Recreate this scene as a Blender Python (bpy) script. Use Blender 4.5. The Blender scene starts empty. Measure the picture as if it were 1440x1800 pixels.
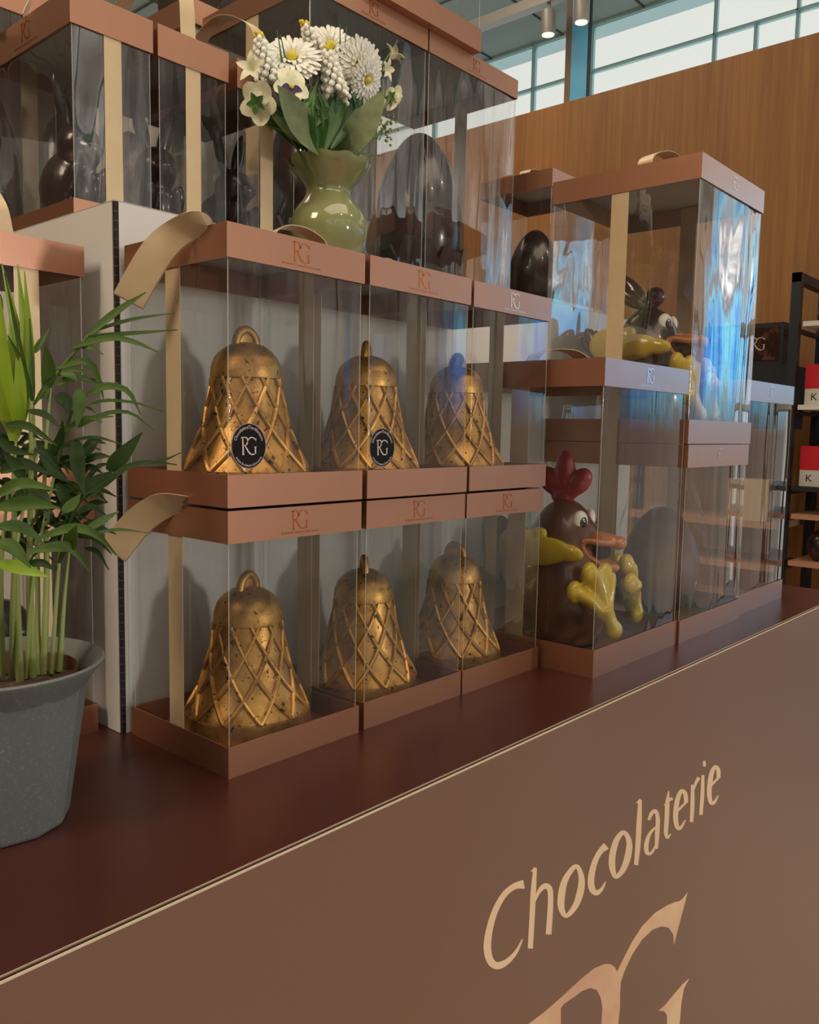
import bpy, bmesh, math, random
from math import sin, cos, pi, radians, sqrt
from mathutils import Vector, Matrix, noise
from mathutils.geometry import tessellate_polygon

random.seed(7)
SC = bpy.context.scene
COL = SC.collection

# ------------------------------------------------------------------ camera
FPX, YAW, PITCH, ROLL = 1479.15, 0.84881, -0.09825, 0.01863
CAM = Vector((-0.42703, -0.57942, 0.30551))
_f = Vector((sin(YAW) * cos(PITCH), cos(YAW) * cos(PITCH), sin(PITCH)))
_r = Vector((cos(YAW), -sin(YAW), 0)); _u = _r.cross(_f)
RGT = _r * cos(ROLL) + _u * sin(ROLL); UPV = -_r * sin(ROLL) + _u * cos(ROLL)
cd = bpy.data.cameras.new('camera'); co = bpy.data.objects.new('camera', cd); COL.objects.link(co)
cd.sensor_fit = 'VERTICAL'; cd.sensor_height = 24; cd.lens = FPX * 24 / 1800; cd.clip_start = 0.02
co.matrix_world = Matrix(((RGT.x, UPV.x, -_f.x, CAM.x), (RGT.y, UPV.y, -_f.y, CAM.y), (RGT.z, UPV.z, -_f.z, CAM.z), (0, 0, 0, 1)))
SC.camera = co
SC.view_settings.view_transform = 'Standard'; SC.view_settings.look = 'None'
SC.view_settings.gamma = 1; SC.view_settings.use_curve_mapping = False
SC.view_settings.exposure = 0.0
SC.cycles.transparent_max_bounces = 40
SC.cycles.max_bounces = 10
SC.cycles.caustics_reflective = False; SC.cycles.caustics_refractive = False
SC.cycles.sample_clamp_indirect = 4


def at(px, py, **k):
    """a photograph measurement turned into a point on the plane x=, y= or z="""
    d = _f + RGT * ((px - 720) / FPX) - UPV * ((py - 900) / FPX)
    (a, v), = k.items(); i = 'xyz'.index(a)
    return CAM + d * ((v - CAM[i]) / d[i])


# ------------------------------------------------------------------ world and lights
W = bpy.data.worlds.new('world'); SC.world = W; W.use_nodes = True
wt = W.node_tree; wt.nodes.clear()


def N(t, kind, **k):
    n = t.nodes.new(kind)
    for a, v in k.items():
        if a == 'inp':
            for kk, vv in v.items(): n.inputs[kk].default_value = vv
        else: setattr(n, a, v)
    return n


def ramp(t, stops, interp='LINEAR'):
    n = t.nodes.new('ShaderNodeValToRGB'); n.color_ramp.interpolation = interp
    e = n.color_ramp.elements
    while len(e) < len(stops): e.new(0.5)
    for i, (p, c) in enumerate(stops):
        e[i].position = p; e[i].color = (*c, 1) if len(c) == 3 else c
    return n


def world_nodes():
    t = wt; L = t.links.new
    tc = N(t, 'ShaderNodeTexCoord'); sep = N(t, 'ShaderNodeSeparateXYZ'); L(tc.outputs['Generated'], sep.inputs[0])
    nz = N(t, 'ShaderNodeTexNoise', inp={'Scale': 5.0, 'Detail': 5, 'Roughness': 0.6, 'Distortion': 0.4}); L(tc.outputs['Generated'], nz.inputs['Vector'])
    blue = ramp(t, [(0.40, (0.08, 0.66, 2.0)), (0.52, (0.45, 1.6, 2.2)), (0.58, (0.45, 0.50, 0.66)), (0.65, (2.2, 2.3, 2.3))]); L(nz.outputs['Fac'], blue.inputs[0])
    street = ramp(t, [(0.36, (0.16, 0.135, 0.12)), (0.50, (0.52, 0.45, 0.39)), (0.62, (0.97, 0.92, 0.84))]); L(nz.outputs['Fac'], street.inputs[0])
    # open blue sky to the right of the front, pale facades straight in front
    dot = N(t, 'ShaderNodeVectorMath', operation='DOT_PRODUCT'); L(tc.outputs['Generated'], dot.inputs[0]); dot.inputs[1].default_value = (0.94, -0.34, 0)
    mr = N(t, 'ShaderNodeMapRange', inp={'From Min': 0.955, 'From Max': 0.985}); L(dot.outputs['Value'], mr.inputs['Value'])
    fx = N(t, 'ShaderNodeMix', data_type='RGBA'); L(mr.outputs[0], fx.inputs['Factor']); L(street.outputs[0], fx.inputs['A']); L(blue.outputs[0], fx.inputs['B'])
    sc = N(t, 'ShaderNodeVectorMath', operation='SCALE'); L(fx.outputs['Result'], sc.inputs[0]); sc.inputs['Scale'].default_value = SKY_FRONT
    # hazy bright sky over the rear windows
    fy = N(t, 'ShaderNodeMapRange', inp={'From Min': -0.18, 'From Max': -0.06, 'To Min': 1.0, 'To Max': 0.0}); L(sep.outputs['Y'], fy.inputs['Value'])
    mx = N(t, 'ShaderNodeMix', data_type='RGBA'); L(fy.outputs[0], mx.inputs['Factor'])
    mx.inputs['A'].default_value = (0.84, 0.85, 0.79, 1); L(sc.outputs[0], mx.inputs['B'])
    gr = N(t, 'ShaderNodeMapRange', inp={'From Min': 0.0, 'From Max': 0.07}); L(sep.outputs['Z'], gr.inputs['Value'])
    gm = N(t, 'ShaderNodeMix', data_type='RGBA'); L(gr.outputs[0], gm.inputs['Factor'])
    gc = N(t, 'ShaderNodeMix', data_type='RGBA'); L(fy.outputs[0], gc.inputs['Factor']); gc.inputs['A'].default_value = (1.30, 1.38, 1.36, 1); gc.inputs['B'].default_value = (0.42, 0.36, 0.31, 1); L(gc.outputs['Result'], gm.inputs['A']); L(mx.outputs['Result'], gm.inputs['B'])
    bg = N(t, 'ShaderNodeBackground', inp={'Strength': 1.0}); L(gm.outputs['Result'], bg.inputs['Color'])
    out = N(t, 'ShaderNodeOutputWorld'); L(bg.outputs[0], out.inputs[0])


SKY_FRONT = 1.5
world_nodes()


def light(name, kind, loc, energy, color, aim=None, **k):
    d = bpy.data.lights.new(name, kind); d.energy = energy; d.color = color
    for a, v in k.items(): setattr(d, a, v)
    o = bpy.data.objects.new(name, d); COL.objects.link(o); o.location = loc
    if aim is not None: o.rotation_euler = (Vector(aim) - Vector(loc)).to_track_quat('-Z', 'Y').to_euler()
    return o


# low sun through the front glazing, the warm ceiling spots over the stand and warm area fills added overhead to brighten the shop
light('sun', 'SUN', (2, -5, 1), 0.60, (1.0, 0.96, 0.90), aim=(2 - 0.27, -5 + 0.96, 1 - 0.03), angle=radians(5))
for (x, y, z, e) in ((-1.5, 0.1, 2.2, 20), (0.4, -1.6, 2.2, 9), (1.7, -1.3, 2.2, 10), (2.0, 0.6, 2.2, 30)):
    light('ceiling_spot', 'SPOT', (x, y, z), e, (1.0, 0.80, 0.58), aim=(x * 0.5 + 0.2, y * 0.2 + 0.2, 0.2), spot_size=radians(95), spot_blend=0.8, shadow_soft_size=0.035)
light('warm_fill', 'AREA', (0.2, -1.4, 3.08), 48, (1.0, 0.80, 0.60), aim=(0.2, -1.4, 0), shape='RECTANGLE', size=3.0, size_y=1.6)
light('warm_fill', 'AREA', (-2.4, 0.2, 3.08), 120, (1.0, 0.80, 0.60), aim=(-0.6, 0.2, 0.3), shape='RECTANGLE', size=1.0, size_y=2.4)
light('warm_fill', 'AREA', (1.7, 2.2, 3.08), 70, (1.0, 0.80, 0.60), aim=(1.9, 2.2, 0), shape='RECTANGLE', size=1.2, size_y=4.0)


# ------------------------------------------------------------------ materials
MATS = {}


def new_mat(name):
    m = bpy.data.materials.new(name); m.use_nodes = True
    t = m.node_tree; b = t.nodes['Principled BSDF']
    return m, t, b


def mat(name, col, rough=0.5, metal=0.0, col2=None, nscale=20, stretch=(1, 1, 1), bump=0.0, bscale=60, coat=0.0, sheen=0.0, spec=0.5, detail=4, lo=0.35, hi=0.65, emit=None, es=0.0, sss=0.0):
    if name in MATS: return MATS[name]
    m, t, b = new_mat(name); L = t.links.new
    b.inputs['Roughness'].default_value = rough; b.inputs['Metallic'].default_value = metal
    b.inputs['Coat Weight'].default_value = coat; b.inputs['Sheen Weight'].default_value = sheen
    b.inputs['Specular IOR Level'].default_value = spec
    b.inputs['Base Color'].default_value = (*col, 1)
    if sss:
        b.inputs['Subsurface Weight'].default_value = sss; b.inputs['Subsurface Scale'].default_value = 0.01
    tc = N(t, 'ShaderNodeTexCoord'); mp = N(t, 'ShaderNodeMapping'); mp.inputs['Scale'].default_value = stretch; L(tc.outputs['Object'], mp.inputs[0])
    if col2:
        nz = N(t, 'ShaderNodeTexNoise', inp={'Scale': nscale, 'Detail': detail, 'Roughness': 0.6}); L(mp.outputs[0], nz.inputs['Vector'])
        rp = ramp(t, [(lo, col), (hi, col2)]); L(nz.outputs['Fac'], rp.inputs[0]); L(rp.outputs[0], b.inputs['Base Color'])
    if bump:
        nb = N(t, 'ShaderNodeTexNoise', inp={'Scale': bscale, 'Detail': 3}); L(mp.outputs[0], nb.inputs['Vector'])
        bp = N(t, 'ShaderNodeBump', inp={'Strength': bump, 'Distance': 0.002}); L(nb.outputs['Fac'], bp.inputs['Height']); L(bp.outputs[0], b.inputs['Normal'])
    if emit:
        b.inputs['Emission Color'].default_value = (*emit, 1); b.inputs['Emission Strength'].default_value = es
    MATS[name] = m; return m


def film_mat(name, ior, wave, hscale, vscale, haze, tint=(0.975, 0.972, 0.965)):
    """clear plastic film: see-through, with a wavy mirror sheen"""
    m = bpy.data.materials.new(name); m.use_nodes = True; t = m.node_tree; t.nodes.clear(); L = t.links.new
    tc = N(t, 'ShaderNodeTexCoord'); oi = N(t, 'ShaderNodeObjectInfo')
    mp = N(t, 'ShaderNodeMapping'); mp.inputs['Scale'].default_value = (hscale, hscale, vscale); L(tc.outputs['Object'], mp.inputs[0])
    cb = N(t, 'ShaderNodeCombineXYZ'); mu = N(t, 'ShaderNodeMath', operation='MULTIPLY', inp={1: 37.0}); L(oi.outputs['Random'], mu.inputs[0])
    L(mu.outputs[0], cb.inputs[0]); L(mu.outputs[0], cb.inputs[2]); L(cb.outputs[0], mp.inputs['Location'])
    nz = N(t, 'ShaderNodeTexNoise', inp={'Scale': 1.0, 'Detail': 1.5, 'Roughness': 0.45, 'Distortion': 0.6}); L(mp.outputs[0], nz.inputs['Vector'])
    bp = N(t, 'ShaderNodeBump', inp={'Strength': wave, 'Distance': 0.02}); L(nz.outputs['Fac'], bp.inputs['Height'])
    gm = N(t, 'ShaderNodeNewGeometry')                     # the same sheen seen from either side of the film
    io = N(t, 'ShaderNodeMapRange', inp={'To Min': ior, 'To Max': 1 / ior}); L(gm.outputs['Backfacing'], io.inputs['Value'])
    fr = N(t, 'ShaderNodeFresnel'); L(io.outputs[0], fr.inputs['IOR']); L(bp.outputs[0], fr.inputs['Normal'])
    m2 = N(t, 'ShaderNodeMath', operation='MULTIPLY', inp={1: 1.35}); m2.use_clamp = True; L(fr.outputs[0], m2.inputs[0])
    tr = N(t, 'ShaderNodeBsdfTransparent', inp={'Color': (*tint, 1)})
    df = N(t, 'ShaderNodeBsdfDiffuse', inp={'Color': (0.8, 0.8, 0.8, 1)})
    mh = N(t, 'ShaderNodeMixShader', inp={0: haze}); L(tr.outputs[0], mh.inputs[1]); L(df.outputs[0], mh.inputs[2])
    gl = N(t, 'ShaderNodeBsdfGlossy', inp={'Roughness': 0.015, 'Color': (1, 1, 1, 1)}); L(bp.outputs[0], gl.inputs['Normal'])
    mx = N(t, 'ShaderNodeMixShader'); L(m2.outputs[0], mx.inputs[0]); L(mh.outputs[0], mx.inputs[1]); L(gl.outputs[0], mx.inputs[2])
    out = N(t, 'ShaderNodeOutputMaterial'); L(mx.outputs[0], out.inputs[0])
    return m


def wood_mat(name, c1, c2, c3):
    m, t, b = new_mat(name); L = t.links.new
    tc = N(t, 'ShaderNodeTexCoord'); mp = N(t, 'ShaderNodeMapping'); mp.inputs['Scale'].default_value = (1, 22, 0.7); L(tc.outputs['Object'], mp.inputs[0])
    n1 = N(t, 'ShaderNodeTexNoise', inp={'Scale': 2.0, 'Detail': 7, 'Roughness': 0.65, 'Distortion': 0.8}); L(mp.outputs[0], n1.inputs['Vector'])
    mp2 = N(t, 'ShaderNodeMapping'); mp2.inputs['Scale'].default_value = (1, 3, 0.25); L(tc.outputs['Object'], mp2.inputs[0])
    n2 = N(t, 'ShaderNodeTexNoise', inp={'Scale': 1.6, 'Detail': 3}); L(mp2.outputs[0], n2.inputs['Vector'])
    r1 = ramp(t, [(0.3, c1), (0.55, c2), (0.75, c3)]); L(n1.outputs['Fac'], r1.inputs[0])
    r2 = ramp(t, [(0.3, (0.78, 0.78, 0.78)), (0.7, (1.1, 1.1, 1.1))]); L(n2.outputs['Fac'], r2.inputs[0])
    mx = N(t, 'ShaderNodeMix', data_type='RGBA', blend_type='MULTIPLY'); mx.inputs['Factor'].default_value = 1
    L(r1.outputs[0], mx.inputs['A']); L(r2.outputs[0], mx.inputs['B']); L(mx.outputs['Result'], b.inputs['Base Color'])
    b.inputs['Roughness'].default_value = 0.55
    return m


def gold_mat():
    m, t, b = new_mat('gold_dusted_chocolate'); L = t.links.new
    tc = N(t, 'ShaderNodeTexCoord')
    n1 = N(t, 'ShaderNodeTexNoise', inp={'Scale': 38, 'Detail': 5, 'Roughness': 0.65}); L(tc.outputs['Object'], n1.inputs['Vector'])
    r1 = ramp(t, [(0.32, (0.19, 0.080, 0.020)), (0.5, (0.47, 0.245, 0.058)), (0.72, (0.70, 0.40, 0.11))]); L(n1.outputs['Fac'], r1.inputs[0])
    n2 = N(t, 'ShaderNodeTexNoise', inp={'Scale': 210, 'Detail': 2}); L(tc.outputs['Object'], n2.inputs['Vector'])
    r2 = ramp(t, [(0.655, (0, 0, 0)), (0.69, (1, 1, 1))]); L(n2.outputs['Fac'], r2.inputs[0])
    mx = N(t, 'ShaderNodeMix', data_type='RGBA'); L(r2.outputs[0], mx.inputs['Factor']); L(r1.outputs[0], mx.inputs['A']); mx.inputs['B'].default_value = (0.035, 0.015, 0.006, 1)
    L(mx.outputs['Result'], b.inputs['Base Color'])
    n3 = N(t, 'ShaderNodeTexNoise', inp={'Scale': 700, 'Detail': 1}); L(tc.outputs['Object'], n3.inputs['Vector'])
    bp = N(t, 'ShaderNodeBump', inp={'Strength': 0.25, 'Distance': 0.0006}); L(n3.outputs['Fac'], bp.inputs['Height']); L(bp.outputs[0], b.inputs['Normal'])
    b.inputs['Metallic'].default_value = 0.72; b.inputs['Roughness'].default_value = 0.40
    return m


M_COPPER = mat('rose_gold_card', (0.45, 0.200, 0.112), 0.36, 0.70, (0.42, 0.182, 0.098), nscale=6, bump=0.03, bscale=400, coat=1.0)
M_COPPER.node_tree.nodes['Principled BSDF'].inputs['Coat Roughness'].default_value = 0.28
M_CARDIN = mat('card_lining', (0.36, 0.33, 0.31), 0.7)
M_FILM = film_mat('clear_film', 1.36, 0.11, 18, 1.3, 0.014)
M_FILM_WAVY = film_mat('wavy_clear_film', 1.90, 0.34, 11, 3.2, 0.02)
M_FILM_MID = film_mat('rippled_clear_film', 1.44, 0.17, 18, 1.5, 0.014)
M_FILM_CALM = film_mat('smooth_clear_film', 1.34, 0.05, 18, 1.3, 0.014)
M_FILM_HIGH = film_mat('glossy_clear_film', 1.72, 0.48, 12, 0.9, 0.010)
M_CREASE = film_mat('film_crease', 1.7, 0.0, 5, 5, 0.30)
M_WRAP = film_mat('crinkled_cellophane', 1.08, 0.3, 30, 30, 0.0, (0.99, 0.99, 0.99))
M_RIBBON = mat('champagne_satin', (0.60, 0.44, 0.255), 0.38, 0.18, (0.64, 0.48, 0.29), nscale=30, sheen=0.25, bump=0.08, bscale=900)
M_FOIL = mat('copper_foil', (0.62, 0.20, 0.08), 0.22, 0.95)
M_FOILPALE = mat('pale_copper_foil', (0.92, 0.66, 0.55), 0.25, 0.9)
M_GOLD = gold_mat()
M_DARKCHOC = mat('dark_chocolate', (0.026, 0.011, 0.008), 0.24, col2=(0.034, 0.015, 0.011), nscale=14, coat=0.25)
M_MILK = mat('milk_chocolate', (0.095, 0.034, 0.018), 0.27, col2=(0.115, 0.043, 0.024), nscale=16, coat=0.3)
M_MAROON = mat('maroon_chocolate', (0.055, 0.012, 0.014), 0.2, coat=0.4)
M_RED = mat('red_chocolate', (0.27, 0.018, 0.035), 0.22, col2=(0.33, 0.03, 0.05), nscale=25, coat=0.4)
M_YEL = mat('yellow_chocolate', (0.42, 0.29, 0.012), 0.3, col2=(0.49, 0.36, 0.025), nscale=25, coat=0.3)
M_BEAK = mat('orange_chocolate', (0.33, 0.105, 0.026), 0.28, col2=(0.42, 0.15, 0.045), nscale=30, coat=0.3)
M_WHITE = mat('white_chocolate', (0.78, 0.74, 0.66), 0.3, coat=0.3)
M_PUPIL = mat('pupil_black', (0.015, 0.012, 0.012), 0.15, coat=0.5)
M_RISER = mat('white_display_board', (0.74, 0.71, 0.67), 0.55, col2=(0.70, 0.67, 0.63), nscale=5)
M_FLUTE = mat('dark_corrugation', (0.018, 0.012, 0.010), 0.8)
M_KRAFT = mat('pale_liner', (0.62, 0.52, 0.40), 0.8)
M_TOP = mat('maroon_counter_laminate', (0.054, 0.0135, 0.0105), 0.30, col2=(0.062, 0.016, 0.0125), nscale=4, bump=0.02, bscale=30)
M_PANEL = mat('brown_printed_panel', (0.175, 0.086, 0.057), 0.36, col2=(0.180, 0.089, 0.060), nscale=2)
M_PRINT = mat('tan_print', (0.80, 0.57, 0.37), 0.45)
M_POT = mat('grey_speckled_pot', (0.128, 0.136, 0.128), 0.6, col2=(0.21, 0.22, 0.21), nscale=480, lo=0.55, hi=0.72)
M_NURSERY = mat('brown_nursery_pot', (0.10, 0.035, 0.02), 0.5)
M_SOIL = mat('potting_soil', (0.03, 0.016, 0.01), 0.9, col2=(0.10, 0.055, 0.035), nscale=120, bump=0.9, bscale=180)
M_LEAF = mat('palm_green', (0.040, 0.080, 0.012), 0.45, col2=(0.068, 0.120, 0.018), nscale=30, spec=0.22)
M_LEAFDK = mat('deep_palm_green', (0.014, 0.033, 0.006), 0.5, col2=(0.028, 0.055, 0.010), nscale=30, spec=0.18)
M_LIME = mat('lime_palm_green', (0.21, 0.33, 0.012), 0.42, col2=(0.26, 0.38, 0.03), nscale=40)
M_STEM = mat('pale_stem_green', (0.20, 0.26, 0.07), 0.45, col2=(0.29, 0.34, 0.11), nscale=25, stretch=(1, 1, 0.2))
M_VASE = mat('sage_glazed_ceramic', (0.245, 0.255, 0.105), 0.10, col2=(0.265, 0.275, 0.12), nscale=8, coat=0.5)
M_PETAL = mat('white_petal', (0.86, 0.85, 0.77), 0.6)
M_CREAM = mat('cream_petal', (0.76, 0.74, 0.52), 0.55)
M_YELLOW = mat('flower_yellow', (0.70, 0.55, 0.04), 0.6)
M_PURPLE = mat('pansy_purple', (0.03, 0.012, 0.07), 0.6)
M_FGREEN = mat('flower_stem_green', (0.035, 0.10, 0.018), 0.45, col2=(0.06, 0.15, 0.03), nscale=30)
M_SAGE = mat('sage_leaf', (0.10, 0.135, 0.05), 0.6, col2=(0.17, 0.20, 0.09), nscale=60)
M_SPRIG = mat('yellow_green_sprig', (0.36, 0.40, 0.10), 0.6)
M_STICK = mat('black_sticker', (0.006, 0.004, 0.005), 0.6, spec=0.15)
M_STXT = mat('pale_rose_print', (0.70, 0.55, 0.50), 0.5)
M_WOOD = wood_mat('oak_veneer', (0.235, 0.098, 0.024), (0.32, 0.142, 0.036), (0.39, 0.185, 0.052))
M_CEIL = mat('grey_ceiling_tile', (0.64, 0.85, 0.88), 0.8)
M_SEAM = mat('ceiling_seam', (0.10, 0.12, 0.12), 0.8)
M_FLOOR = mat('beige_floor', (0.70, 0.60, 0.49), 0.35, col2=(0.65, 0.55, 0.44), nscale=3)
M_DWALL = mat('dark_brown_wall', (0.10, 0.058, 0.042), 0.6)
M_MULL = mat('teal_window_frame', (0.50, 0.84, 0.84), 0.5)
M_BLUE = mat('blue_column_cladding', (0.14, 0.60, 1.0), 0.3)
M_BROWNP = mat('brown_post', (0.24, 0.16, 0.11), 0.5)
M_BLACK = mat('black_metal', (0.010, 0.012, 0.018), 0.45)
M_LAMPH = mat('grey_lamp_housing', (0.42, 0.40, 0.37), 0.4, metal=0.2)
M_LAMPE = mat('lamp_glow', (1, 0.96, 0.85), 0.5, emit=(1, 0.97, 0.88), es=0.9)
M_SHELFW = mat('white_shelf_board', (0.62, 0.60, 0.55), 0.4)
M_SHELFC = mat('copper_shelf_board', (0.42, 0.21, 0.12), 0.45)
M_BOXRED = mat('red_carton', (0.50, 0.008, 0.018), 0.4)
M_BOXWH = mat('white_carton', (0.58, 0.54, 0.49), 0.5)
M_INK = mat('black_ink', (0.02, 0.02, 0.02), 0.6)
M_EGGW = mat('speckled_egg', (0.62, 0.57, 0.50), 0.6, col2=(0.40, 0.35, 0.30), nscale=90, lo=0.5, hi=0.7)


def glass_mat():
    m = bpy.data.materials.new('window_pane_glass'); m.use_nodes = True; t = m.node_tree; t.nodes.clear(); L = t.links.new
    tr = N(t, 'ShaderNodeBsdfTransparent', inp={'Color': (0.97, 0.98, 0.98, 1)}); gl = N(t, 'ShaderNodeBsdfGlossy', inp={'Roughness': 0.02})
    fr = N(t, 'ShaderNodeFresnel', inp={'IOR': 1.3}); mx = N(t, 'ShaderNodeMixShader')
    L(fr.outputs[0], mx.inputs[0]); L(tr.outputs[0], mx.inputs[1]); L(gl.outputs[0], mx.inputs[2])
    o = N(t, 'ShaderNodeOutputMaterial'); L(mx.outputs[0], o.inputs[0]); return m


M_PANE = glass_mat()


# ------------------------------------------------------------------ mesh helpers
class MB:
    def __init__(s): s.v = []; s.f = []; s.mi = []; s.cur = 0

    def add(s, vs, fs, M=None):
        o = len(s.v)
        s.v += [tuple(M @ Vector(p)) if M is not None else tuple(p) for p in vs]
        s.f += [tuple(i + o for i in f) for f in fs]; s.mi += [s.cur] * len(fs); return s

    def box(s, x0, x1, y0, y1, z0, z1, M=None):
        vs = [(x, y, z) for z in (z0, z1) for y in (y0, y1) for x in (x0, x1)]
        return s.add(vs, [(0, 2, 3, 1), (4, 5, 7, 6), (0, 1, 5, 4), (2, 6, 7, 3), (0, 4, 6, 2), (1, 3, 7, 5)], M)

    def grid(s, rows, closed_u=False, closed_v=False, M=None):
        n = len(rows); m = len(rows[0]); vs = [p for r in rows for p in r]; fs = []
        for i in range(n if closed_v else n - 1):
            for j in range(m if closed_u else m - 1):
                a = i * m + j; b = i * m + (j + 1) % m; c = ((i + 1) % n) * m + (j + 1) % m; d = ((i + 1) % n) * m + j
                fs.append((a, b, c, d))
        return s.add(vs, fs, M)

    def lathe(s, prof, n=48, c=(0, 0, 0), mod=None, cap=True, M=None):
        rows = []
        for r, z in prof:
            row = []
            for k in range(n):
                th = 2 * pi * k / n; rr, zz = (r, z) if mod is None else mod(r, z, th)
                row.append((c[0] + rr * cos(th), c[1] + rr * sin(th), c[2] + zz))
            rows.append(row)
        s.grid(rows, closed_u=True, M=M)
        return s

    def ell(s, c, r, nu=20, nv=12, M=None, R=None):
        rows = []
        for i in range(nv + 1):
            ph = -pi / 2 + pi * i / nv; row = []
            for k in range(nu):
                th = 2 * pi * k / nu; p = Vector((r[0] * cos(ph) * cos(th), r[1] * cos(ph) * sin(th), r[2] * sin(ph)))
                if R is not None: p = R @ p
                row.append(tuple(Vector(c) + p))
            rows.append(row)
        return s.grid(rows, closed_u=True, M=M)

    def tube(s, pts, r, n=8, M=None, caps=True, flat=1.0):
        pts = [Vector(p) for p in pts]; rs = r if isinstance(r, (list, tuple)) else [r] * len(pts); rows = []
        up = None
        for i, p in enumerate(pts):
            t = (pts[min(i + 1, len(pts) - 1)] - pts[max(i - 1, 0)]).normalized()
            if up is None:
                up = Vector((0, 0, 1)) if abs(t.z) < 0.9 else Vector((1, 0, 0))
            a = t.cross(up).normalized(); b = a.cross(t).normalized(); up = b
            rows.append([tuple(p + (a * cos(2 * pi * k / n) + b * sin(2 * pi * k / n) * flat) * rs[i]) for k in range(n)])
        o = len(s.v); s.grid(rows, closed_u=True, M=M)
        if caps:
            s.f.append(tuple(o + k for k in reversed(range(n)))); s.f.append(tuple(o + (len(pts) - 1) * n + k for k in range(n))); s.mi += [s.cur] * 2
        return s

    def strip(s, pts, wd, w, th=0.0006, M=None):
        """a flat band with thickness along pts, wd = direction of its width"""
        pts = [Vector(p) for p in pts]; n = len(pts); ws = w if isinstance(w, (list, tuple)) else [w] * n
        wds = wd if isinstance(wd, list) else [wd] * n; rows = []
        for i, p in enumerate(pts):
            t = (pts[min(i + 1, n - 1)] - pts[max(i - 1, 0)]).normalized(); a = Vector(wds[i]).normalized()
            nn = t.cross(a).normalized() * th / 2; a = a * ws[i] / 2
            rows.append([tuple(p - a - nn), tuple(p + a - nn), tuple(p + a + nn), tuple(p - a + nn)])
        o = len(s.v); s.grid(rows, closed_u=True, M=M)
        s.f += [(o + 3, o + 2, o + 1, o), tuple(o + 4 * (n - 1) + k for k in range(4))]; s.mi += [s.cur] * 2
        return s

    def prism(s, loops, d, M=None):
        """loops: outer (and hole) outlines in x, z of a flat shape; thickness d from y=0 to y=-d"""
        tri = tessellate_polygon([[Vector((x, z, 0)) for x, z in l] for l in loops])
        flat = [p for l in loops for p in l]; n = len(flat)
        vs = [(x, 0, z) for x, z in flat] + [(x, -d, z) for x, z in flat]
        fs = [tuple(t) for t in tri] + [tuple(i + n for i in reversed(t)) for t in tri]
        o = 0
        for l in loops:
            for i in range(len(l)):
                j = (i + 1) % len(l); fs.append((o + i, o + j, o + j + n, o + i + n))
            o += len(l)
        return s.add(vs, fs, M)

    def stroke(s, pts, ws, d, closed=False, M=None):
        l, r = outline(pts, ws, closed); n = len(pts); fs = []
        vs = [(x, 0, z) for x, z in l + r] + [(x, -d, z) for x, z in l + r]
        for i in range(n if closed else n - 1):
            j = (i + 1) % n
            fs += [(i, j, n + j, n + i), (2 * n + i, 3 * n + i, 3 * n + j, 2 * n + j), (i, 2 * n + i, 2 * n + j, j), (n + i, n + j, 3 * n + j, 3 * n + i)]
        if not closed: fs += [(0, n, 3 * n, 2 * n), (n - 1, 3 * n - 1, 4 * n - 1, 2 * n - 1)]
        return s.add(vs, fs, M)

    def leaf(s, pts, w, nrm=(0, -1, 0.3), fold=0.25, prof=None, M=None, th=0.0005):
        """a blade along a centre line pts, w wide at its widest, folded along the midrib"""
        pts = smooth_path(pts, 9); n = len(pts); top = []; bot = []
        for i, p in enumerate(pts):
            t = (pts[min(i + 1, n - 1)] - pts[max(i - 1, 0)]).normalized()
            a = t.cross(Vector(nrm)).normalized(); b = a.cross(t).normalized()
            u = i / (n - 1); k = (prof(u) if prof else (sin(pi * min(1, u * 0.94 + 0.06) ** 0.8)) ** 0.8) * w / 2
            k = max(k, 0.0004)
            row = [p - a * k + b * k * fold, p - a * k * .5 + b * k * fold * .35, p, p + a * k * .5 + b * k * fold * .35, p + a * k + b * k * fold]
            top.append([tuple(q + b * th / 2) for q in row] + [tuple(q - b * th / 2) for q in reversed(row)])
        return s.grid(top, closed_u=True, M=M)

    def build(s, name, mats, parent=None, smooth=None, loc=None, recalc=True):
        me = bpy.data.meshes.new(name); me.from_pydata(s.v, [], s.f)
        mats = mats if isinstance(mats, (list, tuple)) else [mats]
        for m in mats: me.materials.append(m)
        me.polygons.foreach_set('material_index', s.mi)
        if recalc:
            bm = bmesh.new(); bm.from_mesh(me); bmesh.ops.recalc_face_normals(bm, faces=bm.faces); bm.to_mesh(me); bm.free()
        if smooth:
            me.shade_smooth(); me.set_sharp_from_angle(angle=radians(smooth))
        me.update()
        return put(name, me, parent, loc)


def put(name, me, parent=None, loc=None):
    o = bpy.data.objects.new(name, me); COL.objects.link(o)
    if parent is not None: o.parent = parent
    if loc is not None: o.location = loc
    return o


def outline(pts, ws, closed=False):
    n = len(pts); l = []; r = []
    for i, (x, z) in enumerate(pts):
        a = pts[(i - 1) % n] if (closed or i > 0) else pts[i]; b = pts[(i + 1) % n] if (closed or i < n - 1) else pts[i]
        dx, dz = b[0] - a[0], b[1] - a[1]; q = sqrt(dx * dx + dz * dz) or 1
        w = (ws[i] if isinstance(ws, (list, tuple)) else ws) / 2
        l.append((x - dz / q * w, z + dx / q * w)); r.append((x + dz / q * w, z - dx / q * w))
    return l, r


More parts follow.
